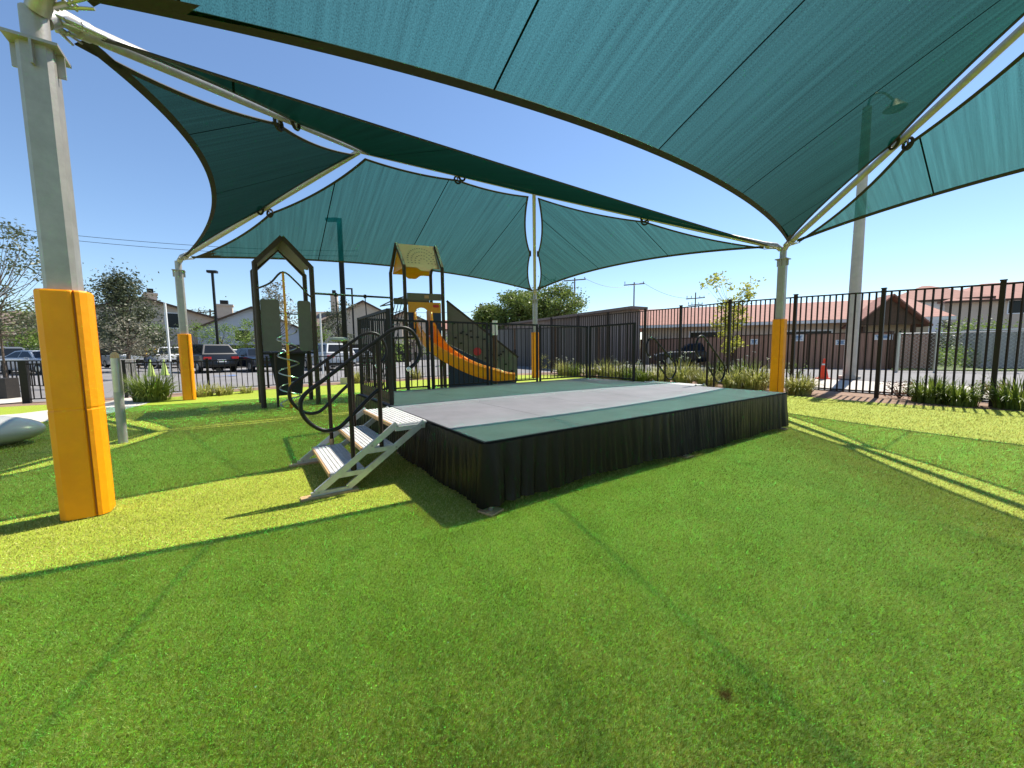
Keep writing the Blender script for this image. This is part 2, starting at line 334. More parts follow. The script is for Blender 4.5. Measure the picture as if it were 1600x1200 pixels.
sheet('planting_bed', [(-60, -9), (-20, 7), (-14, 10.5), (-11, 12), (-10, 14), (-3, 19.6), (0, 21.5), (2, 21.6), (5, 16.9), (6.8, 13.8), (8.2, 10.9), (9.2, 9.2), (11, 7.9), (14, 4.5), (23, -4), (24.2, -3), (15.2, 6), (12.3, 9.6), (11.2, 11.5), (9.0, 15.2), (3.3, 25), (2.2, 25), (-5.2, 20.9), (-9.2, 18.3), (-12.0, 15.1), (-13.3, 13.3), (-15.1, 12.1), (-20, 10), (-60, -6)], -.012, M['mulch'])
PATH = [(-10.75, 11.2), (-9.95, 9.3), (-10.5, 7.9), (-12.5, 6.3), (-16, 3.6), (-30, -4), (-31, -2), (-17, 5.6), (-13.6, 8.2), (-12.4, 9.6), (-12.2, 11.2), (-13.0, 12.8), (-12.2, 13.6)]
sheet('footpath', PATH, .005, M['conc'])
sheet('patio', [(-15.4, 10.6), (-15.4, 12.3), (-18, 14), (-30, 14), (-60, 3), (-60, -4), (-30, 3.4), (-19.6, 8.4)], .01, M['conc'])
# sidewalk and drive beyond the right fence
def strip(name, pts, wd, mt, dz=.0):
    b = MB(); vs = []
    for p, q in zip(pts, pts[1:]):
        p = Vector((*p, 0)); q = Vector((*q, 0)); d = (q-p); n = Vector((-d.y, d.x, 0)).normalized()*wd/2; k = max(int(d.length/1), 1)
        for i in range(k):
            a, c = p+d*(i/k), p+d*((i+1)/k); quad = [a-n, c-n, c+n, a+n]
            bs = len(b.v); b.add([(s.x, s.y, gz(s.x, s.y)+dz) for s in quad], [(3, 2, 1, 0)])
    return tag(b.build(name, mt), kind='structure')
strip('pavement', [(22, -4), (12.6, 11.9), (6, 22.7), (3.2, 27)], 1.7, M['conc'], .02)
for i in range(9):
    x0 = -40+i*3.0
    strip('parking_line', [(x0, 26.5), (x0+.01, 31.5)], .12, M['whiteline'], .004) if False else None
b = MB()
for i in range(14):
    x0 = -36+i*2.75; yb = 20.5+(.12*abs(x0))*0
    y0, y1 = (26-.0*x0), 31
    b.add([(x0, y0, .335), (x0+.12, y0, .335), (x0+.12, y1, .335), (x0, y1, .335)], [(0, 1, 2, 3)])
tag(b.build('parking_lines', M['whiteline']), kind='structure')
b = MB()
for cx, cy in ((ax(352, 19.6), 19.6), (ax(425, 19.9), 20.6)):
    z = gz(cx, cy)+.0
    for (dx, dy, sx, sy) in ((0, 0, .15, 1.1), (.25, .0, .5, .15), (.5, -.35, .15, .6), (-.2, -.4, .5, .15)):
        X, Y = cx+dx, cy+dy
        b.add([(X-sx/2, Y-sy/2, gz(X, Y)+.01), (X+sx/2, Y-sy/2, gz(X, Y)+.01), (X+sx/2, Y+sy/2, gz(X, Y)+.01), (X-sx/2, Y+sy/2, gz(X, Y)+.01)], [(0, 1, 2, 3)])
tag(b.build('accessible_bay_marking', M['blueline']), kind='structure')

# near turf fibres: a countless carpet
def blades():
    n = 900000
    r = 1.0*13.5**rng.random(n); a = rng.uniform(-1.05, 1.05, n)
    x = r*np.sin(a)*1.02; y = r*np.cos(a)
    def inside(poly):
        c = np.zeros(len(x), bool); j = len(poly)-1
        for i in range(len(poly)):
            xi, yi = poly[i]; xj, yj = poly[j]
            if yi != yj: c ^= ((yi > y) != (yj > y)) & (x < (xj-xi)*(y-yi)/(yj-yi)+xi)
            j = i
        return c
    k = inside(TURF) & ~inside(PATH)
    x, y, r = x[k], y[k], r[k]; n = len(x)
    scale = .75+.14*r
    h = (.008+.009*rng.random(n))*scale; wd = (.0026+.0012*rng.random(n))*scale
    th = rng.uniform(0, 2*pi, n); ln = rng.normal(-.6, 1.1, n)
    le = h*rng.uniform(.2, 1.1, n)
    dx, dy = np.cos(th)*wd/2, np.sin(th)*wd/2
    v = np.zeros((n, 3, 3), np.float32)
    v[:, 0] = np.stack([x-dx, y-dy, np.zeros(n)], 1); v[:, 1] = np.stack([x+dx, y+dy, np.zeros(n)], 1)
    v[:, 2] = np.stack([x+np.cos(ln)*le, y+np.sin(ln)*le, h], 1)
    me = bpy.data.meshes.new('turf_fibres'); me.vertices.add(3*n); me.loops.add(3*n); me.polygons.add(n)
    me.vertices.foreach_set('co', v.ravel()); me.loops.foreach_set('vertex_index', np.arange(3*n, dtype=np.int32))
    me.polygons.foreach_set('loop_start', np.arange(0, 3*n, 3, dtype=np.int32)); me.polygons.foreach_set('loop_total', np.full(n, 3, np.int32))
    me.update(calc_edges=True); me.materials.append(M['blade'])
    o = bpy.data.objects.new('turf_fibres', me); col.objects.link(o)
    tag(o, 'short bright green artificial turf fibres covering the playground floor', 'grass', kind='stuff')
blades()

for px, py in ((1257, 955), (1313, 994), (1362, 997), (1293, 1006), (1381, 1072), (843, 893), (900, 934), (1170, 828), (620, 870), (1519, 868), (700, 1010), (400, 1080)):
    q = gnd(px, py); b = MB(); a_ = random.uniform(0, 3); s_ = random.uniform(.004, .007)
    b.add([(q.x+s_*cos(a_+k*pi/2.5)*(1 if k % 2 else .6), q.y+s_*sin(a_+k*pi/2.5), .020+.004*(k % 2)) for k in range(5)], [(0, 1, 2, 3, 4)])
    tag(b.build('fallen_petal', M['flower']), 'tiny pale petal lying on the turf in the foreground', 'petal', 'pale petals scattered on the turf')
# ------------------------------------------------------------ shade structures
U = Vector((.8288, .5596, 0)); V = Vector((-.5596, .8288, 0))
P1 = Vector((-3.93, 3.45, 0)); P2 = Vector((-10.25, 12.15, 0)); P4 = Vector((7.95, 11.5, 0)); P3 = Vector((1.22, 20.0, 0))
P5 = P4-(P2-P1); P6 = P1-(P2-P1)
EZ = 4.32
def shade_post(P, padh, label, ez=4.0, w=.205, pw=.315, rz=atan2(.5596, .8288)):
    r = root('shade_post', P, label, 'post', 'yellow padded shade posts')
    b = MB(); b.box((0, 0, ez/2), (w, w, ez), rz, bev=.03); b.build('column', M['galv'], r, world=False)
    b = MB(); b.box((0, 0, ez+.012), (w*1.5, w*1.5, .024), rz)
    for k in range(4):
        a = rz+k*pi/2; b.box((cos(a)*w*.62, sin(a)*w*.62, ez-.09), (w*.24, .016, .18), a)
    b.build('cap_plate', M['galv'], r, world=False)
    # neck pipe above the plate
    b = MB(); b.tube([(0, 0, ez+.02), (0, 0, ez+.30)], .085, 14); b.build('neck', M['galv'], r, world=False, sm=True)
    # pad: chamfered wrap of four strips, two stacked lengths
    pad = MB(); h = pw/2; c = .055
    zs = [0.01, padh*.49-.003, padh*.49+.003, padh-.015, padh]
    def ring(s):
        pts = []
        for k in range(4):
            a = k*pi/2
            base = [(h*s, -h*s+c), (h*s+.004, -h*s*.35), (h*s+.004, h*s*.35), (h*s, h*s-c-.03), (h*s-.022, h*s-c-.018), (h*s-.002, h*s-c-.006), (h*s-.012, h*s-c+.02)]
            for x, y in base: pts.append((x*cos(a+rz)-y*sin(a+rz), x*sin(a+rz)+y*cos(a+rz)))
        return pts
    rings = [(zs[0], 1.0), (zs[1]-.012, 1.0), (zs[1], .982), (zs[2], .982), (zs[2]+.012, 1.0), (zs[3], 1.0), (zs[4], .96)]
    n = len(ring(1)); vs = []
    for z, s in rings: vs += [(p[0], p[1], z) for p in ring(s)]
    fs = [(i*n+k, i*n+(k+1) % n, (i+1)*n+(k+1) % n, (i+1)*n+k) for i in range(len(rings)-1) for k in range(n)]
    fs.append(tuple(range((len(rings)-1)*n, len(rings)*n)))
    pad.add(vs, fs); po = pad.build('pad', M['pad'], r, world=False)
    sm = MB()
    for k in range(4):
        a = k*pi/2+rz; x, y = h-.0125, h-c-.017
        sm.box((x*cos(a)-y*sin(a), x*sin(a)+y*cos(a), padh/2), (.009, .007, padh-.04), a)
    sm.build('seam', M['padseam'], po, world=False)
    return r
shade_post(P1, 2.02, 'nearest grey shade post with a yellow pad, at the left foreground')
shade_post(P2, 2.07, 'grey shade post with yellow pad at far left beside a strappy green plant')
shade_post(P3, 2.35, 'farthest grey shade post, its yellow pad seen behind the stage railing')
shade_post(P4, 2.28, 'grey shade post with yellow pad behind the right corner of the stage')
shade_post(P5, 2.2, 'grey shade post with yellow pad outside the right side of the view')

def ridge_pts(Pa, Pb, Pc, Pd, ta, tb, z):
    m0 = (Pa+Pb)/2; m1 = (Pc+Pd)/2; d = (m1-m0).normalized(); L = (m1-m0).length
    a = m0+d*ta; c = m0+d*tb; return Vector((a.x, a.y, z)), Vector((c.x, c.y, z))
RA1 = Vector((-3.68, 9.97, 6.40)); RA2 = Vector((.79, 13.1, 6.58))
mB0 = (P1+P6)/2; mB1 = (P4+P5)/2; dB = (mB1-mB0).normalized(); LB = (mB1-mB0).length
RB1 = mB0+dB*3.9+Vector((0, 0, 6.42)); RB2 = mB0+dB*(LB-4.5)+Vector((0, 0, 6.5))
def top(P, z=EZ): return Vector((P.x, P.y, z))
def frame(label, corners, ridge, hips):
    r = root('canopy_frame', (ridge[0].x, ridge[0].y, 0), label, 'canopy frame', 'steel canopy frames on the posts')
    b = MB(); b.tube([ridge[0]-Vector((0, 0, .0)), ridge[1]], .062, 14); b.build('ridge_beam', M['galv'], r, sm=True)
    for P, R in hips:
        d = (R-top(P)); hd = Vector((d.x, d.y, 0)).normalized()
        b = MB(); b.tube([top(P, EZ-.03)+hd*.06, top(P, EZ+.10)+hd*.20, top(P, EZ)+d*.07, R-d.normalized()*.05], [.074, .072, .072, .062], 14)
        t = top(P)+d*.055; b.tube([t-d.normalized()*.05, t+d.normalized()*.05], .084, 14)
        b.build('hip_beam', M['galv'], r, sm=True)
    return r
frame('silver pipe frame with a ridge beam carrying the farther green canopy', 0, (RA1, RA2), [(P1, RA1), (P2, RA1), (P3, RA2), (P4, RA2)])
frame('silver pipe frame carrying the large overhead green canopy at right', 0, (RB1, RB2), [(P1, RB1), (P6, RB1), (P5, RB2), (P4, RB2)])

def edge_curve(a, b, n, sag, toward, scallops=1, base=0):
    d = b-a; pts = []
    nrm = toward-d*(toward.dot(d)/d.dot(d)); nrm.normalize()
    for i in range(n+1):
        t = i/n; k = t*scallops; f = k-math.floor(k) if i < n else 0
        s = sag*4*f*(1-f) + base*(4*t*(1-t))
        pts.append(a+d*t+nrm*s)
    return pts
def coons(c0, c1, d0, d1):   # c0,c1: bottom/top along u ; d0,d1: left/right along v
    nu = len(c0)-1; nv = len(d0)-1
    P = np.zeros((nv+1, nu+1, 3))
    C0, C1, D0, D1 = [np.array([list(p) for p in q]) for q in (c0, c1, d0, d1)]
    for j in range(nv+1):
        v = j/nv
        for i in range(nu+1):
            u = i/nu
            P[j, i] = (1-v)*C0[i]+v*C1[i]+(1-u)*D0[j]+u*D1[j]-((1-u)*(1-v)*C0[0]+u*(1-v)*C0[-1]+(1-u)*v*C1[0]+u*v*C1[-1])
    for it in range(150):
        P[1:-1, 1:-1] = .25*(P[:-2, 1:-1]+P[2:, 1:-1]+P[1:-1, :-2]+P[1:-1, 2:])
    return P
def ring_mesh(c, axis, r1, r2, mt, parent, name='ring'):
    b = MB(); axis = axis.normalized(); a = axis.cross(Vector((0, 0, 1))).normalized(); k = axis.cross(a)
    b.tube([c+a*(cos(t)*r1)+k*(sin(t)*r1) for t in np.linspace(0, 2*pi, 17)[:-1]], r2, 6, closed=True); return b.build(name, mt, parent, sm=True)
def sail(label, e0, e1, l0, l1, uvdir, uvoff, posts, nmv, rings=(), smat='sail'):
    P = coons(e0, e1, l0, l1); nv, nu = P.shape[0]-1, P.shape[1]-1
    r = root('shade_sail', Vector(P[0, 0]), label, 'shade sail', 'green shade sails overhead')
    b = MB(); vs = [tuple(P[j, i]) for j in range(nv+1) for i in range(nu+1)]
    fs = [(j*(nu+1)+i, j*(nu+1)+i+1, (j+1)*(nu+1)+i+1, (j+1)*(nu+1)+i) for j in range(nv) for i in range(nu)]
    b.add(vs, fs)
    for cpt, _ in posts:
        for k, f in enumerate(fs):
            if (Vector(vs[f[0]])-Vector(cpt)).length < .42: b.m[k] = 1
    o = b.build('cloth', [M[smat], M['web']], r, sm='all')
    uvl = o.data.uv_layers.new(name='UVMap'); d1 = uvdir.normalized(); d2 = Vector((-d1.y, d1.x, 0))
    arr = np.zeros((len(o.data.loops), 2), np.float32)
    for k, l in enumerate(o.data.loops):
        p = Vector(vs[l.vertex_index]); arr[k] = (p.dot(d1)+uvoff, p.dot(d2))
    uvl.data.foreach_set('uv', arr.ravel())
    # hems as folded double cloth, a strip with thickness on both faces
    edges = [[Vector(P[0, i]) for i in range(nu+1)], [Vector(P[nv, i]) for i in range(nu+1)], [Vector(P[j, 0]) for j in range(nv+1)], [Vector(P[j, nu]) for j in range(nv+1)]]
    inn = [lambda i: Vector(P[1, i]), lambda i: Vector(P[nv-1, i]), lambda j: Vector(P[j, 1]), lambda j: Vector(P[j, nu-1])]
    hem = MB()
    cen = Vector(P.reshape(-1, 3).mean(0))
    for e, fn in zip(edges, inn):
        if (e[0]-e[-1]).length < .3: continue
        loopA = []; rows = []
        for i, p in enumerate(e):
            t = (e[min(i+1, len(e)-1)]-e[max(i-1, 0)]).normalized(); q = cen-p; q -= t*q.dot(t); q.normalize()
            n = t.cross(q).normalized()
            hw = .085 if e is edges[0] else .055
            rows.append([p-q*.008+n*.006, p+q*hw+n*.006, p+q*hw-n*.006, p-q*.008-n*.006])
        vs2 = [x for row in rows for x in row]; m = len(rows)
        hem.add(vs2, [(i*4+k, i*4+(k+1) % 4, (i+1)*4+(k+1) % 4, (i+1)*4+k) for i in range(m-1) for k in range(4)])
    hem.build('hem', M['web'], r)
    for cpt, ppt in posts:      # corner patch and chain with turnbuckle
        cpt = Vector(cpt); ppt = Vector(ppt); d = ppt-cpt; L = d.length; dn = d.normalized()
        q = (cen-cpt); q -= dn*q.dot(dn)
        b = MB(); b.tube([cpt-dn*.02, cpt+dn*L*.35], .012, 6); b.tube([cpt+dn*L*.35, cpt+dn*L*.62], .02, 8); b.tube([cpt+dn*L*.62, ppt], .010, 6)
        for tt in (.25, .35, .62, .74):
            c = cpt+dn*L*tt; s_ = dn.cross(Vector((0, 0, 1))).normalized(); b.tube([c-s_*.035, c+s_*.035], .012, 6)
        b.build('turnbuckle', M['steel'], r, sm=True)
        off_ = Vector((0, 0, .05)); q0 = cpt+q.normalized()*.07
        b = MB(); b.tube([q0, q0.lerp(ppt+off_, .5), ppt+off_], [.012, .018, .011], 6)
        for tt in (.35, .6): c = q0.lerp(ppt+off_, tt); s_ = dn.cross(Vector((0, 0, 1))).normalized(); b.tube([c-s_*.03, c+s_*.03], .012, 6)
        b.build('turnbuckle', M['steel'], r, sm=True)
    for c, axv in rings:
        rr = ring_mesh(Vector(c), axv, .10, .028, M['web'], r, 'loop')
        b = MB(); b.tube([Vector(c), Vector(c)+axv.cross(Vector((0, 0, 1))).normalized()*.01+Vector((0, 0, .08))], .02, 6); b.build('shackle', M['steel'], rr)
    return r
def corners_trap(Pa, Pb, Ra, Rb, ca=.07, cb=.07):
    """sail corners inset from eave posts Pa,Pb and ridge ends Ra,Rb"""
    A_, B_ = top(Pa), top(Pb); g = (Ra+Rb)/2
    a = A_.lerp((Ra*.5+B_*.5), ca); b_ = B_.lerp((Rb*.5+A_*.5), cb)
    c = Ra.lerp(B_, .02); d = Rb.lerp(A_, .02)
    return a, b_, c, d
def trap(label, Pa, Pb, Ra, Rb, sag, uvdir, uvoff, zb=0, gap=.13, nu=44, nv=26, ca=.045, cb=.045, posts=True):
    # hip edges lie beside the beams
    A_, B_ = top(Pa, EZ+.03), top(Pb, EZ+.03)
    inA = (B_-A_).normalized(); dn = Vector((0, 0, -.05))
    ridge_d = (Rb-Ra); up_in = ((A_+B_)/2-(Ra+Rb)/2); up_in.normalize()
    a = A_.lerp(Ra, ca)+inA*.18+dn; b_ = B_.lerp(Rb, cb)-inA*.18+dn
    tri = ridge_d.length < .2
    if tri:
        c = Ra.lerp((A_+B_)/2, .035)+dn; d = c.copy()
    else:
        c = Ra+ridge_d.normalized()*.14+up_in*.13+dn; d = Rb-ridge_d.normalized()*.14+up_in*.13+dn
    cen = (a+b_+c+d)/4
    e0 = edge_curve(a, b_, nu, sag, cen-(a+b_)/2)
    e0 = [p+Vector((0, 0, zb*4*(i/nu)*(1-i/nu))) for i, p in enumerate(e0)]
    e1 = [c.lerp(d, i/nu) for i in range(nu+1)] if tri else edge_curve(c, d, nu, .09, cen-(c+d)/2, 2)
    l0 = edge_curve(a, c, nv, .15, cen-(a+c)/2, 2); l1 = edge_curve(b_, d, nv, .15, cen-(b_+d)/2, 2)
    rings = [((a+c)/2, (c-a).cross(Vector((0, 0, 1)))), ((b_+d)/2, (d-b_).cross(Vector((0, 0, 1))))]
    if not tri: rings.append(((c+d)/2, ridge_d.cross(Vector((0, 0, 1)))))
    ps = [(a, A_-Vector((0, 0, .05))), (b_, B_-Vector((0, 0, .05)))] if posts else []
    return sail(label, e0, e1, l0, l1, uvdir, uvoff, ps, None, rings)
trap('dark green triangular sail of the farther canopy, at upper left', P1, P2, RA1, RA1+Vector((.01, 0, 0)), .95, V*1, 1.0)
trap('long blue green sail above the playground towers', P2, P3, RA1, RA2, .75, U, .8)
trap('blue green triangular sail right of the farthest post', P3, P4, RA2, RA2+Vector((.01, 0, 0)), .6, V, .5)
trap('sail seen nearly edge on as a dark band above the silver beam', P4, P1, RA2, RA1, .85, U, 0., .09)
trap('largest bright teal sail overhead, spreading across the top right', P1, P4, RB1, RB2, .90, U, .35, -.2)
trap('teal triangular sail at the right edge beyond the sloping beam', P4, P5, RB2, RB2+Vector((.01, 0, 0)), .8, V, .9)
trap('green sail behind the viewer on the near canopy', P5, P6, RB2, RB1, .75, U, .2)
trap('green triangular sail behind the left post on the near canopy', P6, P1, RB1, RB1+Vector((.01, 0, 0)), .8, V, .2)

# ------------------------------------------------------------ stage
SA = Vector((-.25, 3.38, 0)); SL, SW, SH = 6.2, 4.88, .65
SB = SA+U*SL; SBR = SB+V*SW; SBL = SA+V*SW
def S(u, v, z): p = SA+U*u+V*v; return Vector((p.x, p.y, z))
RZ = atan2(U.y, U.x)
stage = root('stage', SA, 'low portable stage with dark grey deck and pleated black skirt', 'stage')
b = MB()
cols, rows = 5, 2
for i in range(cols):
    for j in range(rows):
        u0, u1 = i*SL/cols+.003, (i+1)*SL/cols-.003; v0, v1 = j*SW/rows+.003, (j+1)*SW/rows-.003
        c = S((u0+u1)/2, (v0+v1)/2, SH-.010); b.box(c, (u1-u0, v1-v0, .02), RZ)
b.build('deck', M['deck'], stage)
b = MB()
for (u, v, l, w_) in ((SL/2, -.006, SL+.03, .014), (SL/2, SW+.006, SL+.03, .014)):
    b.box(S(u, v, SH-.035), (l, w_, .062), RZ)
for u in (-.006, SL+.006): b.box(S(u, SW/2, SH-.035), (.014, SW-.004, .062), RZ)
b.box(S(SL/2, SW/2, SH-.06), (SL-.04, SW-.04, .05), RZ)
b.build('frame', M['black'], stage)
for u0, u1 in ((.05, 1.3), (2.0, 2.9), (3.6, 4.1)):
    b = MB(); b.box(S((u0+u1)/2, SW*.50, SH+.0015), (u1-u0, .012, .003), RZ); b.build('seam_strip', M['alu'], stage)
# pleated skirt
b = MB(); path = []
def side(a, bb, n): return [a.lerp(bb, i/n) for i in range(n)]
per = [(0, -.02), (SL, -.02), (SL+.02, 0), (SL+.02, SW), (SL, SW+.02), (0, SW+.02), (-.02, SW), (-.02, 0)]
pts = []; step = .018
for k in range(8):
    a, c = per[k], per[(k+1) % 8]; L = hypot(c[0]-a[0], c[1]-a[1]); n = max(int(L/step), 1)
    nx, ny = (c[1]-a[1])/L, -(c[0]-a[0])/L
    for i in range(n): pts.append((a[0]+(c[0]-a[0])*i/n, a[1]+(c[1]-a[1])*i/n, nx, ny))
ph = 0; prof = []
for i, p in enumerate(pts):
    ph += step*2*pi/(.13+.07*sin(i*.021)+.05*sin(i*.057+1)+.02*sin(i*.19)); prof.append((ph, .6+.4*sin(i*.033+2)))
rows_ = 10; vs = []
for j in range(rows_+1):
    t = j/rows_; z = SH-.014-t*(SH-.014-.075)
    for i, (p, (f, am)) in enumerate(zip(pts, prof)):
        f2 = f+.9*t*sin(i*.045)+.25*sin(t*5+i*.13)
        d = .018+.004*t+(.016+.060*t)*am*abs(sin(f2*.5))**.7+.016*t*(.5+.5*sin(2.3*f2+1))
        if j == rows_: z2 = z+.026*sin(i*.019)+.012*sin(i*.11)
        else: z2 = z
        q = S(p[0]+p[2]*d, p[1]+p[3]*d, z2); vs.append(q)
n = len(pts)
b.add(vs, [(j*n+i, j*n+(i+1) % n, (j+1)*n+(i+1) % n, (j+1)*n+i) for j in range(rows_) for i in range(n)])
b.build('skirt', M['skirt'], stage, sm='all')
# top band of the skirt
for u, v in ((.07, .07), (SL*.5, .05), (SL-.1, .07), (.07, SW/2), (SL-.07, SW/2), (.07, SW-.07), (SL*.5, SW-.07), (SL-.07, SW-.07)):
    if (u, v) == (.07, .07): u, v = .04, -.02
    if (u, v) == (SL*.5, .05): v = -.01
    if u == SL-.1: v = -.01
    b = MB(); b.tube([S(u, v, .012), S(u, v, SH-.08)], .024, 10); lg = b.build('leg', M['steel'], stage, sm=True)
    b = MB(); b.box(S(u, v, .011), (.17, .17, .016), RZ+.35*(u < 1)); b.build('foot_plate', M['wood'], lg)

def rail_panel(p, q, label, h=1.43, gap=.115, z0=SH):
    r = root('guard_rail', (p+q)/2+Vector((0, 0, z0)), label, 'guard rail', 'black guard rails along the stage edges')
    d = (q-p).normalized(); L = (q-p).length; n = int(L/gap)
    b = MB(); zt, zb = z0+h, z0+.06
    b.bar(p+Vector((0, 0, zt)), q+Vector((0, 0, zt)), .045, .042); b.build('top_rail', M['black'], r)
    b = MB(); b.bar(p+Vector((0, 0, zb)), q+Vector((0, 0, zb)), .03, .03); b.build('bottom_rail', M['black'], r)
    b = MB()
    for i in range(1, n): c = p+d*(L*i/n); b.bar(c+Vector((0, 0, zb)), c+Vector((0, 0, zt)), .019)
    b.build('balusters', M['black'], r)
    for c in (p, q):
        b = MB(); b.bar(c+Vector((0, 0, z0+.002)), c+Vector((0, 0, zt+.02)), .055); b.build('post', M['black'], r)
    return r
e = .05
xs = [(.06, 1.42), (1.52, 2.88), (2.98, 4.34), (4.44, SL-.1)]
names = ['black guard rail on the rear stage edge nearest the steps', 'black guard rail on the rear stage edge in front of the orange slide', 'black guard rail on the rear stage edge in front of the farthest yellow pad', 'black guard rail on the rear stage edge at its far right end']
for (u0, u1), nm in zip(xs, names): rail_panel(S(u0, SW-e, 0), S(u1, SW-e, 0), nm)
r = rail_panel(S(e, SW-.1, 0), S(e, 2.90, 0), 'black guard rail on the left stage edge behind the steps, seen almost end on', gap=.12)
b = MB(); b.bar(S(e, SW-.16, SH+.10), S(e, 2.94, SH+.10), .02, .18); b.build('kick_board', M['wooddark'], r)
rail_panel(S(SL-e, SW-.12, 0), S(SL-e, SW-1.62, 0), 'black guard rail on the right stage edge at the back corner')

# ------------------------------------------------------------ steps
def bez(pts, n=6):
    out = []; P = [Vector(p) for p in pts]; P = [P[0]*2-P[1]]+P+[P[-1]*2-P[-2]]
    for i in range(1, len(P)-2):
        for k in range(n):
            t = k/n; out.append(.5*((2*P[i])+(-P[i-1]+P[i+1])*t+(2*P[i-1]-5*P[i]+4*P[i+1]-P[i+2])*t*t+(-P[i-1]+3*P[i]-3*P[i+1]+P[i+2])*t**3))
    out.append(P[-2]); return out
def steps(label, v0, v1, sgn, u_edge, grp):
    def Q(o, v, z): return S(u_edge-sgn*o if sgn > 0 else u_edge+o, v, z)
    base = Q(.65, (v0+v1)/2, 0); r = root('stage_steps', base, label, 'steps', grp)
    out_dir = (Q(1, 0, 0)-Q(0, 0, 0)).normalized()
    for v in (v0, v1):
        b = MB()
        b.bar(Q(1.22, v, .045), Q(.38, v, .655), .028, .065); b.bar(Q(.92, v, .045), Q(.06, v, .645), .028, .065)
        b.bar(Q(1.27, v, .035), Q(.88, v, .035), .034, .045)
        for o0, o1, z in ((.40, .06, .60), (.74, .40, .395), (1.07, .72, .185)): b.bar(Q(o0, v, z), Q(o1-.02, v, z), .022, .05)
        st = b.build('stringer', M['alu'], r)
        b = MB()
        for o, z in ((1.2, .05), (.92, .05), (.38, .63), (.10, .61), (.66, .26+.19), (.40, .40)):
            c = Q(o, v, z); b.tube([c-V*.02, c+V*.02], .011, 8)
        b.build('bolt', M['steel'], st, sm=True)
    for k, (o0, o1, z) in enumerate(((.41, .02, .645), (.75, .42, .43), (1.08, .74, .215))):
        b = MB(); nrib = 8
        b.bar(Q((o0+o1)/2, v0+.02, z-.012), Q((o0+o1)/2, v1-.02, z-.012), o0-o1, .022)
        for i in range(nrib):
            o = o1+.02+(o0-o1-.04)*i/(nrib-1); b.bar(Q(o, v0+.03, z+.002), Q(o, v1-.03, z+.002), (o0-o1)/nrib*.72, .008)
        t = b.build('tread', M['tread'], r)
        b = MB(); b.bar(Q(o0+.008, v0+.02, z-.018), Q(o0+.008, v1-.02, z-.018), .014, .042); b.build('nosing', M['wood'], t)
    for v in (v0+.02, v1-.02):
        hr = MB()
        top_ = [(1.26, 1.06), (1.10, 1.18), (.88, 1.345), (.48, 1.635), (.38, 1.70), (.27, 1.725), (.17, 1.69), (.10, 1.58), (.075, 1.45), (.12, 1.34), (.22, 1.26)]
        low = [(1.26, 1.06), (1.31, .97), (1.30, .86), (1.23, .75), (1.11, .67), (.98, .68), (.86, .78), (.70, .93), (.54, 1.07)]
        pts_ = [Q(o, v, z) for o, z in reversed(low)]+[Q(o, v, z) for o, z in top_[1:]]
        hr.tube(bez(pts_, 5), .021, 10); h = hr.build('handrail', M['black'], r, sm=True)
        b = MB(); b.tube([Q(.235, v, 1.252), Q(.20, v, 1.272)], .023, 8); b.build('end_cap', M['white'], h)
        b = MB(); b.tube([Q(.55, v, .42), Q(.55, v, 1.57)], .023, 10); b.build('handrail_post', M['bronze'], r, sm=True)
        b = MB(); b.tube([Q(.85, v, .20), Q(.85, v, 1.35)], .023, 10); hp_ = b.build('handrail_post', M['bronze'], r, sm=True)
        b = MB(); b.tube([Q(.85, v, .215), Q(.85, v, .30)], .032, 8); b.build('post_sleeve', M['wood'] if v > 2 else M['bronze'], hp_)
    return r
steps('three tread aluminium steps with looped black handrails at the near left stage end', 1.30, 2.68, 1, 0, 'portable steps beside the stage')
steps('steps at the far right stage end, only their looped black handrails showing', 1.72, 3.02, -1, SL, 'portable steps beside the stage')
for v, lab in ((1.30, 'nearer wooden board under the foot of the left steps'), (2.68, 'farther wooden board under the foot of the left steps')):
    b = MB(); b.bar(S(-1.36, v, .010), S(-.82, v, .010), .11, .02); o = b.build('plank', M['wood']); tag(o, lab, 'board', 'wooden boards under the steps')

# ------------------------------------------------------------ play structure
A0 = Vector((-6.55, 10.07, 0)); A1 = Vector((-5.42, 10.69, 0)); A2 = Vector((-6.20, 11.80, 0)); A3 = Vector((-7.32, 11.15, 0))
play = root('play_structure', (-5, 12, 0), 'two roofed play towers joined by an overhead bar, with orange slide', 'playground')
def z(v_, h): return Vector((v_.x, v_.y, h))
for p in (A0, A1, A2, A3):
    b = MB(); b.tube([z(p, 0), z(p, 3.78)], .062, 12); b.build('post', M['post'], play, sm=True)
apF = (A0+A1)/2; apB = (A3+A2)/2
for p, q, c in ((A0, A1, apF), (A3, A2, apB)):
    b = MB()
    b.bar(z(p, 3.75), z(c, 4.47), .10, .11); b.bar(z(q, 3.75), z(c, 4.47), .10, .11)
    b.build('gable', M['post'], play)
rb = MB()
for pf, pb in ((A0, A3), (A1, A2)):
    a, d = z(pf.lerp(apF, .12), 3.84), z(pb.lerp(apB, .12), 3.84); c, e_ = z(apF, 4.42), z(apB, 4.42)
    a, d = a.lerp(d, .06), a.lerp(d, .94); c, e_ = c.lerp(e_, .06), c.lerp(e_, .94)
    n = 10; low = []
    for i in range(n+1):
        t = i/n; low.append(a.lerp(d, t)-(c-a).normalized()*(.10*abs(sin(t*pi*1.6))))
    for i in range(n):
        vs = [low[i], low[i+1], c.lerp(e_, (i+1)/n), c.lerp(e_, i/n)]; up = Vector((0, 0, .02)); rb.add(vs+[q+up for q in vs], [(3, 2, 1, 0), (4, 5, 6, 7), (0, 1, 5, 4), (2, 3, 7, 6)])
rb.build('roof', M['greyboard'], play)
fd = (A1-A0).normalized(); fn_ = Vector((fd.y, -fd.x, 0))
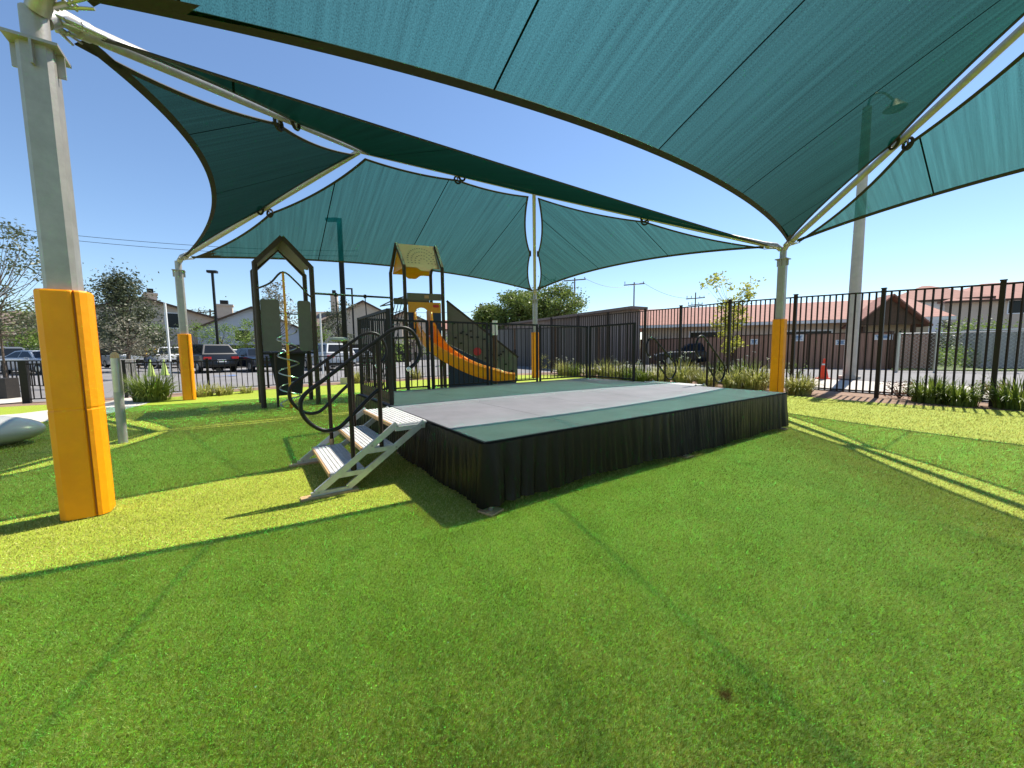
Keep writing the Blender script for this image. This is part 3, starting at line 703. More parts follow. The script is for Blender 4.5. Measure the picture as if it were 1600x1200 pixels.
def panel(name, p0, p1, z0, z1, mt, th=.02, out=0., rad=.07, par=None):
    d = (p1-p0).normalized(); L = (p1-p0).length; nn = Vector((d.y, -d.x, 0)); m = MB(); pts_ = []
    for cx, cz, s in ((L-rad, z1-rad, 0), (rad, z1-rad, 1), (rad, z0+rad, 2), (L-rad, z0+rad, 3)):
        for k in range(5):
            a = pi/2*s+pi/2*k/4; pts_.append((cx+rad*cos(a), cz+rad*sin(a)))
    n = len(pts_); vs = [z(p0+d*x+nn*(out+sg*th/2), zz) for sg in (1, -1) for x, zz in pts_]
    m.add(vs, [tuple(range(n-1, -1, -1)), tuple(range(n, 2*n))]+[(i, (i+1) % n, n+(i+1) % n, n+i) for i in range(n)])
    return m.build(name, mt, par or play)
panel('side_board', A0.lerp(A1, .05), A0.lerp(A1, .38), 1.50, 2.85, M['greyboard'], out=0, rad=.05)
panel('side_board', A0.lerp(A1, .70), A0.lerp(A1, .95), 1.50, 2.85, M['greyboard'], out=0, rad=.07)
panel('side_board', A0.lerp(A3, .08), A0.lerp(A3, .45), 1.50, 2.6, M['greyboard'], out=0)
panel('side_board', A0.lerp(A3, .50), A0.lerp(A3, .92), 1.9, 2.45, M['yellow'], out=0)
b = MB(); b.prism([(0, 0), (1, 0), (1, 1), (0, 1)], 0, .05, Matrix(((A1.x-A0.x, A3.x-A0.x, 0, A0.x), (A1.y-A0.y, A3.y-A0.y, 0, A0.y), (0, 0, 1, 1.42), (0, 0, 0, 1)))); b.build('platform', M['black'], play)
# black board below platform (tapering)
p0, p1 = A0.lerp(A1, .12)-fn_*.35, A0.lerp(A1, .78)-fn_*.35
b = MB(); vs = [z(p0+fd*.16, .27), z(p1-fd*.10, .30), z(p1+fd*.03, 1.45), z(p0, 1.45)]; vs += [q-fn_*.03 for q in vs]
b.add(vs, [(0, 1, 2, 3), (7, 6, 5, 4), (0, 4, 5, 1), (1, 5, 6, 2), (2, 6, 7, 3), (3, 7, 4, 0)]); b.build('lower_board', M['blackboard'], play)
c = A0.lerp(A1, .25); b = MB(); b.tube([z(c, 0), z(c, 1.45)], .03, 8); b.build('brace', M['post'], play, sm=True)
b = MB(); b.tube([z(A3.lerp(A2, 0), 2.6), z(A3.lerp(A2, 1), 2.6)], .02, 8); b.build('crossbar', M['post'], play, sm=True)
# arch bar and spiral climber
pc = Vector((-5.79, 9.99, 0))
arch = bez([z(A0, 3.12), z(A0, 3.12)+fn_*.16+fd*.1, z(A0.lerp(pc, .55), 3.24)+fn_*.05, z(pc, 3.50), z(A1.lerp(pc, .55), 3.28)+fn_*.05, z(A1, 2.98)+fn_*.18-fd*.1, z(A1, 2.98)], 5)
b = MB(); b.tube(arch, .024, 8); b.build('arch_bar', M['post'], play, sm=True)
b = MB(); b.tube([z(pc, 0), z(pc, 3.48)], .03, 10); sp = b.build('climbing_pole', M['yellow'], play, sm=True)
hel = [Vector((pc.x+.23*cos(t), pc.y+.23*sin(t), 2.05-t/(2*pi)*.42)) for t in np.linspace(0, 4.7*2*pi, 110)]
b = MB(); b.tube(hel, .018, 8); b.build('spiral', M['steel'], sp, sm=True)
# right tower
B0 = Vector((-3.38, 12.47, 0)); B1 = Vector((-2.25, 12.90, 0)); B2 = Vector((-2.88, 14.10, 0)); B3 = Vector((-4.17, 13.63, 0))  # tower, slide and climbing wall scaled down about the camera, post feet on ground
for p in (B0, B1, B2, B3):
    b = MB(); b.tube([z(p, 0), z(p, 4.18)], .058, 12); b.build('post', M['post'], play, sm=True)
lm, rm = B0.lerp(B3, .5), B1.lerp(B2, .5)
for p, q, c in ((B0, B3, lm), (B1, B2, rm)):
    b = MB(); b.bar(z(p, 4.16), z(c, 5.0), .08, .10); b.bar(z(q, 4.16), z(c, 5.0), .08, .10); b.build('gable', M['post'], play)
def roofslab(pa, pb, ca, cb, mt, wavy):
    b = MB(); a, d, c, e_ = z(pa.lerp(ca, .05), 4.12), z(pb.lerp(cb, .05), 4.12), z(ca, 4.98), z(cb, 4.98)
    a, d = a.lerp(d, .05), a.lerp(d, .95); c, e_ = c.lerp(e_, .05), c.lerp(e_, .95); n = 24; up = Vector((.0, -.015, .02))
    for i in range(n):
        def lo(t): return a.lerp(d, t)+(a-c).normalized()*(.14*smooth((t-.3)/.15)*smooth((.78-t)/.15) if wavy else 0)
        vs = [lo(i/n), lo((i+1)/n), c.lerp(e_, (i+1)/n), c.lerp(e_, i/n)]; b.add(vs+[q+up for q in vs], [(3, 2, 1, 0), (4, 5, 6, 7), (0, 1, 5, 4), (2, 3, 7, 6)])
    o = b.build('roof', mt, play); return a, d, c, e_, up, o
a, d, c, e_, up, ro = roofslab(B0, B1, lm, rm, M['tan'], True)
hol = MB(); nrm = (d-a).cross(c-a).normalized(); nrm = nrm if nrm.y < 0 else -nrm
for ringi, rr in enumerate((.16, .28, .40, .52)):
    cnt = 6+5*ringi
    for k in range(cnt):
        t = pi*k/(cnt-1); x = .56+rr*cos(t)*.85; y = .18+rr*sin(t)*1.25
        if 0.03 < x < .95 and .05 < y < .88:
            q = a.lerp(d, x).lerp(c.lerp(e_, x), y)+nrm*.026+up*.5; ux = (d-a).normalized(); uy = (c-a).normalized()
            sz = .030
            hol.add([q+ux*(sz*cos(s))+uy*(sz*.75*sin(s)) for s in np.linspace(0, 2*pi, 7)[:-1]], [tuple(range(6))])
hol.build('perforation', M['wooddark'], ro)
roofslab(B3, B2, lm, rm, M['yellow'], True)
# yellow gable infill on the left end
b = MB(); vs = [z(B0.lerp(B3, .1), 4.16), z(B0.lerp(B3, .9), 4.16), z(lm, 4.9)]; q = (B1-B0).normalized()*.06; vs = [x+q for x in vs]+[x+q*1.4 for x in vs]
b.add(vs, [(0, 1, 2), (5, 4, 3), (0, 3, 4, 1), (1, 4, 5, 2), (2, 5, 3, 0)]); b.build('gable_panel', M['yellow'], play)
b = MB(); b.prism([(0, 0), (1, 0), (1, 1), (0, 1)], 0, .06, Matrix(((B1.x-B0.x, B3.x-B0.x, 0, B0.x), (B1.y-B0.y, B3.y-B0.y, 0, B0.y), (0, 0, 1, 1.88), (0, 0, 0, 1)))); b.build('platform', M['black'], play)
bd = (B1-B0).normalized()
panel('cross_board', B0.lerp(B1, .05), B0.lerp(B1, .95), 3.10, 3.32, M['greyboard'], rad=.02)
panel('cross_board', B3.lerp(B2, .05), B3.lerp(B2, .95), 3.10, 3.32, M['greyboard'], rad=.02)
panel('name_plate', B0.lerp(B1, .50), B0.lerp(B1, .62), 3.16, 3.26, M['tan'], out=.02, rad=.01)
# arch panel: yellow top with door opening, blue sides
def archpanel():
    L = (B1-B0).length; x0, x1 = .08, L-.08; d0, d1 = .31, .69
    m = MB(); nn = Vector((bd.y, -bd.x, 0))
    out = []
    def P_(x, zz, s): return z(B0+bd*x+nn*s, zz)
    arc = [(d1, 2.70)]+[((d0+d1)/2+(d1-d0)/2*cos(t), 2.72+.14*sin(t)) for t in np.linspace(0, pi, 9)]+[(d0, 2.70)]
    poly = [(x0, 2.70)]+[(x0, 3.03), (x1, 3.03), (x1, 2.70)]+arc
    n = len(poly); vs = [P_(x, zz, s) for s in (.04, .0) for x, zz in poly]
    m.add(vs, [tuple(range(n)), tuple(range(2*n-1, n-1, -1))]+[(i, n+i, n+(i+1) % n, (i+1) % n) for i in range(n)]); ap = m.build('arch_panel', M['yellow'], play)
    panel('badge', B0+bd*(x1-.26), B0+bd*(x1-.07), 2.87, 2.96, M['red'], out=.05, rad=.03, par=ap)
    panel('side_panel', B0+bd*x0, B0+bd*d0, 1.97, 2.70, M['blue'], out=.02, rad=.01)
    panel('side_panel', B0+bd*d1, B0+bd*x1, 1.97, 2.70, M['blue'], out=.02, rad=.01)
    panel('side_panel', B0+bd*(d1-.04), B0+bd*(d1+.12), 1.97, 2.75, M['tan'], out=.06, rad=.01)
archpanel()
# slide: curved trough
def slide():
    path = bez([(-2.84, 12.66, 1.95), (-2.73, 12.34, 1.86), (-2.51, 12.00, 1.63), (-2.15, 11.71, 1.32), (-1.72, 11.54, 1.05), (-1.25, 11.46, 0.82), (-0.77, 11.41, 0.66), (-0.30, 11.39, 0.58), (0.09, 11.39, 0.57)], 5)
    m = MB(); prof = [(-.36, .34), (-.33, .37), (-.29, .34), (-.27, .10), (-.20, .0), (.20, .0), (.27, .10), (.29, .34), (.33, .37), (.36, .34), (.33, .08), (.24, -.05), (-.24, -.05), (-.33, .08)]
    vs = []; k = len(prof); N = len(path); rimL = []; rimR = []
    for i, p in enumerate(path):
        t = (path[min(i+1, N-1)]-path[max(i-1, 0)]); th = Vector((t.x, t.y, 0)).normalized(); sd = Vector((th.y, -th.x, 0)); t.normalize(); up_ = sd.cross(t); up_ = up_ if up_.z > 0 else -up_
        f = i/(N-1); hs = 1+.75*smooth((.35-f)/.3)-.35*smooth((f-.75)/.25); ws = .9
        for x, y in prof: vs.append(p+sd*(x*ws*.86)+up_*(y*hs*.86))
    fs = [(i*k+j, i*k+(j+1) % k, (i+1)*k+(j+1) % k, (i+1)*k+j) for i in range(N-1) for j in range(k)]+[tuple(range(k)), tuple(range(N*k-1, (N-1)*k-1, -1))]
    m.add(vs, fs); s_ = m.build('slide', M['orange'], play, sm=True)
    for q in (path[15], path[33]):
        b = MB(); b.tube([(q.x, q.y, 0), (q.x, q.y, q.z-.05)], .045, 10); b.build('slide_leg', M['post'], s_, sm=True)
    b = MB()
    for s_x in (-.30, .30):
        b.tube(bez([(-2.84+s_x*.86, 12.64, 2.01), (-2.82+s_x*.86, 12.51, 2.65), (-2.79+s_x*.86, 12.34, 2.56), (-2.75+s_x*.9, 12.2, 2.18)], 4), .043, 8)
    b.build('slide_hood', M['orange'], s_, sm=True)
slide()
# climbing wall
wa, wb = B1+Vector((.08, .25, 0)), Vector((.18, 13.5, 0)); wd_ = (wb-wa)
def wallpt(x, zz, s=0): n_ = Vector((wd_.y, -wd_.x, 0)).normalized(); return z(wa+wd_*x+n_*s, zz)
for nm, poly, mt in (('climbing_wall', [(0, 1.70), (1, .50), (1, 1.18), (0, 3.08)], M['greyboard']), ('lower_wall', [(0, .15), (.97, .1), (1, .49), (0, 1.69)], M['blue'])):
    m = MB(); m.add([wallpt(x, zz, s) for s in (.03, 0) for x, zz in poly], [(0, 1, 2, 3), (7, 6, 5, 4), (0, 4, 5, 1), (1, 5, 6, 2), (2, 6, 7, 3), (3, 7, 4, 0)]); cw = m.build(nm, mt, play)
    if nm == 'climbing_wall':
        cw0 = cw
m = MB(); m.bar(wallpt(0, 3.13), wallpt(1.02, 1.20), .08, .07); m.bar(wallpt(0, 3.22, -.8), wallpt(1.02, 1.29, -.8), .05, .05)
for i in range(9): t = i/9+.05; m.bar(wallpt(t, 3.13-1.89*t), wallpt(t, 3.22-1.89*t, -.8), .03)
m.build('ramp_frame', M['post'], play)
m = MB()
for i in range(22):
    x, f = random.uniform(.06, .94), random.uniform(.1, .85); zz = (1.70-1.2*x)*(1-f)+(3.08-1.9*x)*f
    q = wallpt(x, zz, .05); m.box(q, (.075, .05, .05), .3)
m.build('hand_hold', M['black'], cw0)
q = wallpt(.42, 1.42, .05); m = MB(); m.tube([q, q-Vector((0, .05, 0))], .14, 12); m.build('red_hold', M['red'], cw0, sm=True)
ep = Vector((-.55, 12.9, 0)); m = MB(); m.tube([z(ep, 0), z(ep, 1.95)], .075, 12); eo = m.build('end_post', M['wooddark'], play, sm=True)
m = MB(); m.box(z(ep, 2.2), (.17, .12, .48), .3, bev=.03); m.build('post_cap', M['white'], eo)
# rope climber at the left side of right tower
m = MB()
for i in range(5):
    t = i/4; p_ = B3.lerp(B0, t); o_ = Vector((-.55, -.2, 0)); m.tube([z(p_, 3.05), z(p_+o_*.7, 1.5), z(p_+o_*1.3, .05)], .014, 6)
for k in range(7):
    f = k/6; o_ = Vector((-.55, -.2, 0))*(.2+1.05*f); m.tube([z(B3+o_, 2.75-2.5*f), z(B0+o_, 2.75-2.5*f)], .014, 6)
m.build('rope_net', M['black'], play, sm=True)
m = MB(); m.tube([z(B3, 3.1), z(B3+Vector((-.3, -.3, 0)), 3.0), z(B0+Vector((-.3, -.1, 0)), 3.1), z(B0, 3.2)], .02, 8); m.build('net_bar', M['post'], play, sm=True)
# overhead bar and swinging discs
h0, h1 = z(A1.lerp(A2, .2), 3.10), z(B3, 3.32)
m = MB(); m.tube([h0, h1], .032, 10); bar_ = m.build('overhead_bar', M['black'], play, sm=True)
for f, dz in ((.26, 1.32), (.62, 1.5)):
    q = h0.lerp(h1, f); m = MB(); m.tube([q, q-Vector((-.05, 0, 2.2 if f < .5 else 1.55))], .016, 6); m.tube([q+Vector((0, 0, .05)), q-Vector((0, 0, .06))], .045, 8); rp = m.build('rope', M['black'], play, sm=True)
    if f < .5:
        q2 = q-Vector((-.04, 0, dz)); m = MB(); m.tube([q2+Vector((0, 0, -.06)), q2+Vector((0, 0, -.03)), q2+Vector((0, 0, .03)), q2+Vector((0, 0, .06))], [.16, .26, .26, .16], 16); m.build('disc_seat', M['bluegrey'], rp, sm=True)

# ------------------------------------------------------------ fences
def fence(name, pts, tops, label, cat, mt, gap=.15, pw=.075, bw=.032, rails=(.10,), postex=.05, group=None, base=None, mid=None):
    zb = base or (lambda p: gz(p[0], p[1]))
    r = root(name, (pts[0][0], pts[0][1], zb(pts[0])), label, cat, group)
    for i in range(len(pts)-1):
        a, c = Vector((*pts[i], zb(pts[i]))), Vector((*pts[i+1], zb(pts[i+1]))); ta, tb = tops[i], tops[i+1]
        L = (c-a).length; m = MB(); ua, uc = z(a, ta-.03), z(c, tb-.03)
        m.bar(ua, uc, .04, .04)
        for rl in rails: m.bar(a+Vector((0, 0, rl)), c+Vector((0, 0, rl)), .03, .03)
        n = max(int(L/gap), 1)
        for k in range(1, n):
            p = a.lerp(c, k/n); q = ua.lerp(uc, k/n); m.bar(p+Vector((0, 0, rails[0])), q, bw)
        m.build('picket_panel', mt, r)
    for p, t in zip(pts, tops):
        m = MB(); zz = zb(p); m.box((p[0], p[1], (zz-.05+t+postex)/2), (pw, pw, t+postex-zz+.05), RZ); m.box((p[0], p[1], t+postex+.012), (pw*1.25, pw*1.25, .024), RZ); m.build('post', mt, r)
    return r
fence('metal_fence', [(16.0, 1.8), (14.85, 3.7), (13.7, 5.55), (12.6, 7.35), (11.5, 9.14), (10.4, 10.9), (9.3, 12.75), (8.2, 14.6), (7.15, 16.4), (6.2, 18.0), (5.0, 20.1), (3.8, 22.1), (2.5, 24.3)],
      [2.8, 2.82, 2.86, 2.88, 2.9, 3.0, 3.1, 3.18, 3.18, 3.22, 3.26, 3.3, 3.38], 'tall dark brown metal picket fence along the right side', 'fence', M['bronze'], pw=.09)
fence('low_fence', [(-12.9, 12.8), (-11.55, 14.6), (-10.2, 16.05), (-8.9, 17.5), (-7.0, 18.7), (-5, 20), (-2.2, 22), (.2, 23.2)], [1.2, 1.2, 1.24, 1.28, 1.3, 1.34, 1.38, 1.42], 'low black picket fence at the back left along the parking lot', 'fence', M['black'], gap=.17, pw=.08, bw=.02)
fence('low_fence', [(-14.3, 12.35), (-15.1, 11.9)], [1.22, 1.22], 'short black fence panel with a wide post left of the nearest yellow pad', 'fence', M['black'], gap=.14, pw=.16, bw=.022)
fence('low_fence', [(-17.5, 14.6), (-22, 14.9), (-27, 15.0), (-32, 15.0)], [1.28]*4, 'black fence behind the left patio in front of parked cars', 'fence', M['black'], gap=.18)
g = fence('gate', [(-13.05, 12.75), (-13.6, 13.9)], [1.3, 1.3], 'open grey framed gate beyond the nearest yellow pad', 'gate', M['galv'], gap=.11, pw=.05, bw=.02, rails=(.12,))

# steel post, boulder, chair
r = root('steel_post', (-6.45, 6.27, 0), 'weathered round steel post standing on the turf right of the nearest pad', 'post')
b = MB(); b.tube([(-6.45, 6.27, 0), (-6.45, 6.27, .85)], .06, 14); b.build('lower_sleeve', M['galv'], r, sm=True)
b = MB(); b.tube([(-6.45, 6.27, .851), (-6.45, 6.27, 1.40)], .057, 14); b.build('shaft', M['steel'], r, sm=True)
b = MB(); b.tube([(-6.45, 6.27, 1.401), (-6.45, 6.27, 1.47), (-6.45, 6.27, 1.5)], [.056, .05, .02], 14); b.build('cap', M['wood'], r, sm=True)
def ellipsoid(c, rx, ry, rz_, rot, n=26, m_=16, pw=1.0):
    b = MB(); vs = []
    for j in range(m_+1):
        ph_ = -pi/2+pi*j/m_
        for i in range(n):
            th = 2*pi*i/n; x = cos(ph_)*cos(th); y = cos(ph_)*sin(th); zz = sin(ph_)
            vs.append((c[0]+rx*x*cos(rot)-ry*y*sin(rot), c[1]+rx*x*sin(rot)+ry*y*cos(rot), c[2]+rz_*zz))
    b.add(vs, [(j*n+i, j*n+(i+1) % n, (j+1)*n+(i+1) % n, (j+1)*n+i) for j in range(m_) for i in range(n)]); return b
bb = ellipsoid((-8.85, 6.05, .235), 1.05, .55, .27, .25); o = bb.build('play_boulder', M['rock'], sm='all'); tag(o, 'smooth grey pebble shaped boulder on the turf at the left edge', 'boulder')
cx, cy = gnd(22, 612).x-1, gnd(22, 612).y
r = root('chair', (cx, cy, .01), 'yellow folding chair on the patio at far left', 'chair')
b = MB(); b.box((cx, cy, .47), (.42, .40, .03), .2); b.build('seat', M['yellow'], r)
b = MB()
for k in range(3): b.bar((cx-.2, cy-.22, .66+k*.09), (cx+.2, cy-.14, .66+k*.09), .02, .06)
b.build('backrest', M['yellow'], r)
for sx in (-.2, .2):
    b = MB(); b.tube([(cx+sx, cy-.22+.2*sx, .92), (cx+sx, cy+.22, .01)], .014, 6); b.build('leg', M['yellow'], r)
    b = MB(); b.tube([(cx+sx, cy-.24, .01), (cx+sx, cy+.18, .46)], .014, 6); b.build('leg', M['yellow'], r)
b = MB(); b.box((-21, 12.6, .35), (8, .4, .7), .12); tag(b.build('garden_wall', M['brownblack']), 'low dark wall at the edge of the left patio', 'wall')

# ------------------------------------------------------------ plants
def clump(x, y, n, h, spread, mt, label, cat='plant', flowers=0, group='strappy plants in the beds', leaf=None):
    n = int(n*1.6); h *= 1.12; spread *= 1.15
    zz = gz(x, y)-.01
    r = root('strappy_plant', (x, y, zz), label, cat, group); b = MB()
    for i in range(n):
        a = random.uniform(0, 2*pi); rr = random.random()**.6*spread*.35; bx, by = x+rr*cos(a), y+rr*sin(a)
        a2 = a+random.uniform(-.6, .6); L = h*random.uniform(.7, 1.25); lean = random.uniform(.15, 1.15); wd = random.uniform(.018, .032)*(1+h*.3)
        px_, pz, an = 0, 0, pi/2-lean*.25; vs = []; K = 5; sd = Vector((-sin(a2), cos(a2), 0))
        for k in range(K+1):
            w_ = wd*(1-(k/K)**2)*.5+.002; c = Vector((bx+px_*cos(a2), by+px_*sin(a2), zz+pz)); vs += [c-sd*w_, c+sd*w_]
            px_ += cos(an)*L/K; pz += sin(an)*L/K; an -= lean*.42
        b.add(vs, [(2*k, 2*k+1, 2*k+3, 2*k+2) for k in range(K)])
    b.build('leaves', mt, r)
    if flowers:
        f = MB()
        for i in range(flowers):
            a = random.uniform(0, 2*pi); q = Vector((x+cos(a)*spread*random.random()*.5, y+sin(a)*spread*random.random()*.5, zz+h*random.uniform(.9, 1.35)))
            f.tube([z(q, zz+.1), q], .004, 4)
            for k in range(7): s_ = Vector((random.gauss(0, .025), random.gauss(0, .025), random.gauss(0, .02))); f.tube([q+s_, q+s_+Vector((0, 0, .02))], .014, 5)
        f.build('flower_heads', M['flower'], r)
    return r
def bush(x, y, h, wd, mt, label, n=500, cat='shrub', group=None, leaf=.05, name='shrub', zoff=0):
    zz = gz(x, y)-.01; r = root(name, (x, y, zz), label, cat, group); b = MB()
    for i in range(7):
        a = random.uniform(0, 2*pi); b.tube([(x, y, zz), (x+cos(a)*wd*.3, y+sin(a)*wd*.3, zz+h*.7)], [.02, .008], 5)
    b.build('stems', M['bark'], r)
    o = leaves([(Vector((x+random.gauss(0, wd*.22), y+random.gauss(0, wd*.22), zz+h*random.uniform(.25, .85))), wd*.2) for _ in range(12)], n, leaf, mt); p = o.build('foliage', mt, r); return r
def leaves(clusters, n, size, mt, aspect=.5):
    b = MB(); N = len(clusters)
    for i in range(n):
        c, rad = clusters[random.randrange(N)]
        p = c+Vector((random.gauss(0, 1), random.gauss(0, 1), random.gauss(0, .8)))*rad*.55
        d = Vector((random.gauss(0, 1), random.gauss(0, 1), random.gauss(0, .7))).normalized(); s_ = d.cross(Vector((random.gauss(0, 1), random.gauss(0, 1), random.gauss(0, 1)))).normalized()
        L = size*random.uniform(.6, 1.4); w_ = L*aspect
        b.add([p, p+d*L*.5+s_*w_*.5, p+d*L, p+d*L*.5-s_*w_*.5], [(0, 1, 2, 3)])
    return b
def tree(name, x, y, h, cw, ch, mt, label, n=3000, leaf=.12, trunk=.12, group=None, lean=(0, 0), ncl=26, shape='round', gaps=1., z0=None, cat='tree'):
    zz = gz(x, y) if z0 is None else z0
    r = root(name, (x, y, zz), label, cat, group); b = MB(); topz = zz+h; cbase = topz-ch; cl = []
    tp = [Vector((x, y, zz-.05)), Vector((x+lean[0]*.4, y+lean[1]*.4, zz+(cbase-zz)*.6)), Vector((x+lean[0], y+lean[1], cbase+ch*.45))]
    b.tube(bez(tp, 4), [trunk*(1-.6*i/8) for i in range(9)], 8)
    tr = b.build('trunk', M['bark'], r, sm=True)
    lb = MB()
    for i in range(ncl):
        f = random.random(); a = random.uniform(0, 2*pi)
        if shape == 'round': rad = cw/2*math.sqrt(max(1-(2*f-1)**2, .05)); 
        elif shape == 'cone': rad = cw/2*(1-f)**.8+cw*.05
        else: rad = cw/2*(.35+.65*f)
        rr = rad*random.uniform(.35, 1.0); c = Vector((x+lean[0]+rr*cos(a), y+lean[1]+rr*sin(a), cbase+ch*f))
        cl.append((c, cw*random.uniform(.10, .19)*gaps))
        s_ = Vector((x+lean[0]*.7, y+lean[1]*.7, cbase+ch*f*.45)); m_ = s_.lerp(c, .5)+Vector((0, 0, -.03*h)); lb.tube([s_, m_, c], [trunk*.35, trunk*.2, trunk*.07], 5)
    lb.build('limbs', M['bark'], r, sm=True)
    leaves(cl, n, leaf, mt).build('crown', mt, r)
    return r
# bed along the right fence
R_ = [('dark green strappy clump in front of the fence post at the right', 1455, 628, 230, .55, .9, 'strap', 0),
      ('dark green strappy clump left of the right hand fence post', 1500, 633, 150, .5, .7, 'strap', 0),
      ('strappy clump at the extreme right edge under the tall fence', 1590, 638, 220, .6, .9, 'strap', 0),
      ('strappy clump just right of the yellow pad behind the stage', 1248, 616, 220, .55, .8, 'strapy', 0),
      ('pale clump with drooping leaves behind the right stage corner', 1185, 604, 160, .55, .8, 'strapy', 2),
      ('green flowering clump left of the right yellow pad', 1160, 600, 200, .85, .9, 'strap', 6),
      ('tall green clump behind the rightmost looped handrail', 1125, 597, 180, .75, .8, 'strap', 4),
      ('yellow green clump between the two looped handrails', 1085, 594, 150, .6, .8, 'strapy', 3),
      ('yellow green clump behind the left looped handrail on the right', 1045, 592, 150, .6, .8, 'strapy', 2),
      ('pale grassy clump behind the back corner guard rail', 985, 588, 130, .6, .9, 'strapy', 2),
      ('pale grassy clump right of the farthest yellow pad', 880, 583, 130, .7, .8, 'strapy', 2),
      ('big dark green strappy plant left of the far left yellow pad', 238, 626, 330, .75, 1.1, 'strap', 0),
      ('small pale drooping clump right of the far left yellow pad', 318, 619, 110, .42, .7, 'strapy', 0),
      ('small pale drooping clump in front of the low black fence post', 350, 617, 90, .38, .6, 'strapy', 0),
      ('tiny grassy tuft near the left play tower base', 385, 614, 60, .3, .5, 'strapy', 0),
      ('grassy clump behind the rear rail below the rope net', 560, 598, 100, .5, .7, 'strapy', 1),
      ('grassy clump behind the right tower legs', 650, 592, 100, .5, .8, 'strapy', 1)]
for lab, px, py, n, h, sp_, mt_, fl in R_:
    q = gnd(px, py); clump(q.x, q.y, n, h, sp_, M[mt_], lab, flowers=fl)
for px, py, h, wd, mt_, lab in ((1405, 622, .5, .9, 'rust', 'rusty red leaved shrub by the fence behind the strappy clumps'), (1440, 618, .6, .9, 'leaf2', 'green broad leaved shrub behind the strappy clumps'), (1240, 604, .95, .8, 'leaf2', 'leafy green shrub behind the right yellow pad'), (1555, 628, .55, .8, 'rust', 'reddish shrub at the foot of the right fence post'),
                         (1530, 625, .6, .7, 'leaf3', 'low green shrub right of the rusty shrub'), (845, 582, 1.2, 1.2, 'leaf4', 'yellow green shrub behind the farthest yellow pad')):
    q = gnd(px, py); bush(q.x, q.y, h, wd, M[mt_], lab, 420)

ordn = ['first', 'second', 'third', 'fourth', 'fifth', 'sixth', 'seventh', 'eighth', 'ninth', 'tenth', 'eleventh', 'twelfth']
for i in range(12):
    f = i/11; a_ = Vector((8.35, 13.2, 0)).lerp(Vector((3.2, 21.6, 0)), f)
    clump(a_.x+random.uniform(-.25, .25), a_.y+random.uniform(-.2, .2), 130, random.uniform(.6, .88), .95, M[random.choice(['strap', 'strapy', 'strapy'])], 'bushy yellow green clump by the tall fence, %s left of the right pad' % ordn[i], flowers=random.choice([0, 2, 5]), group='clumps along the tall fence behind the stage')
# ------------------------------------------------------------ lamps, cones, poles
def lamp(px, Y, h, label, head=1, w_=.12, mt='black', name='street_lamp'):
    x = ax(px, Y); zz = gz(x, Y); r = root(name, (x, Y, zz), label, 'lamp post')
    b = MB(); b.box((x, Y, zz+h/2), (w_, w_, h), .3); b.build('pole', M[mt], r)
    b = MB(); b.box((x, Y, zz+.15), (w_*2.6, w_*2.6, .3), .3); b.build('base', M['conc'], r)
    b = MB()
    if head == 1: b.box((x, Y, zz+h+.05), (.55, .35, .14), .3, bev=.04)
    elif head == 2:
        b.box((x-.32, Y, zz+h-.05), (.50, .3, .10), .0, bev=.03)
    b.build('lamp_head', M[mt], r); return r
lamp(341, 25, 6.25, 'black square parking lot lamp post beside the dark parked car')
lamp(540, 17.5, 7.3, 'tall dark lamp post rising behind the long sail between the play towers', 2, .20)
lamp(554, 40, 7.6, 'thin black lamp post in front of the gabled house', 2, .16)
x, y = ax(1330, 14.6), 14.6; zz = gz(x, y)
r = root('street_lamp', (x, y, zz), 'tall grey concrete lamp post with curved arm beyond the right fence', 'lamp post')
tp = at(1354, 168, 14.6)
b = MB(); b.tube([(x, y, zz-.05), (x, y, tp.z)], [.21, .13], 12); b.build('pole', M['conc'], r, sm=True)
b = MB(); b.tube([(x, y, zz-.05), (x, y, zz+.06)], .34, 12); b.build('base', M['conc'], r)
arm = bez([(x, y, tp.z-.05), (x+.12, y, tp.z+.35), (x+.5, y, tp.z+.50), (x+.85, y, tp.z+.30), (x+.95, y, tp.z+.18)], 5)
b = MB(); b.tube(arm, .035, 8); b.build('arm', M['steel'], r, sm=True)
b = MB(); b.tube([(x+.98, y, tp.z+.28), (x+.98, y, tp.z+.2), (x+1.0, y, tp.z-.05), (x+1.0, y, tp.z-.08)], [.06, .12, .34, .30], 16); b.build('lamp_shade', M['galv'], r, sm=True)
def cone(px, py, zz, h, mt, label, bands=True, wr=.16):
    q = gnd(px, py, zz); zz = max(gz(q.x, q.y), 0)+.005; r = root('traffic_cone', (q.x, q.y, zz), label, 'cone')
    b = MB(); b.box((q.x, q.y, zz+.02), (wr*2.4, wr*2.4, .04), .3, bev=.03); b.build('base', M[mt], r)
    b = MB(); b.tube([(q.x, q.y, zz+.041), (q.x, q.y, zz+h)], [wr, .025], 14); c = b.build('cone_body', M[mt], r, sm=True)
    if bands:
        for f0, f1 in ((.42, .58), (.68, .76)):
            b = MB(); b.tube([(q.x, q.y, zz+h*f0), (q.x, q.y, zz+h*f1)], [wr+(.025-wr)*f0+.003, wr+(.025-wr)*f1+.003], 14); b.build('reflective_band', M['white'], c, sm=True)
cone(1286, 596, .12, .78, 'cone', 'orange traffic cone with white bands beyond the right fence')
cone(237, 592, .2, .85, 'lime', 'left of two lime green cones behind the low fence', False)
cone(258, 590, .2, .85, 'lime', 'right of two lime green cones behind the low fence', False)
for px, Y, h, lab in ((264, 19, 3.6, 'thin white pole just left of the far left padded post'), (503, 21, 3.3, 'thin white pole between the two play towers')):
    x = ax(px, Y); zz = gz(x, Y); b = MB(); b.box((x, Y, zz+h/2), (.07, .07, h), .2); b.box((x, Y, zz+h+.01), (.09, .09, .02), .2); tag(b.build('thin_pole', M['white']), lab, 'pole')
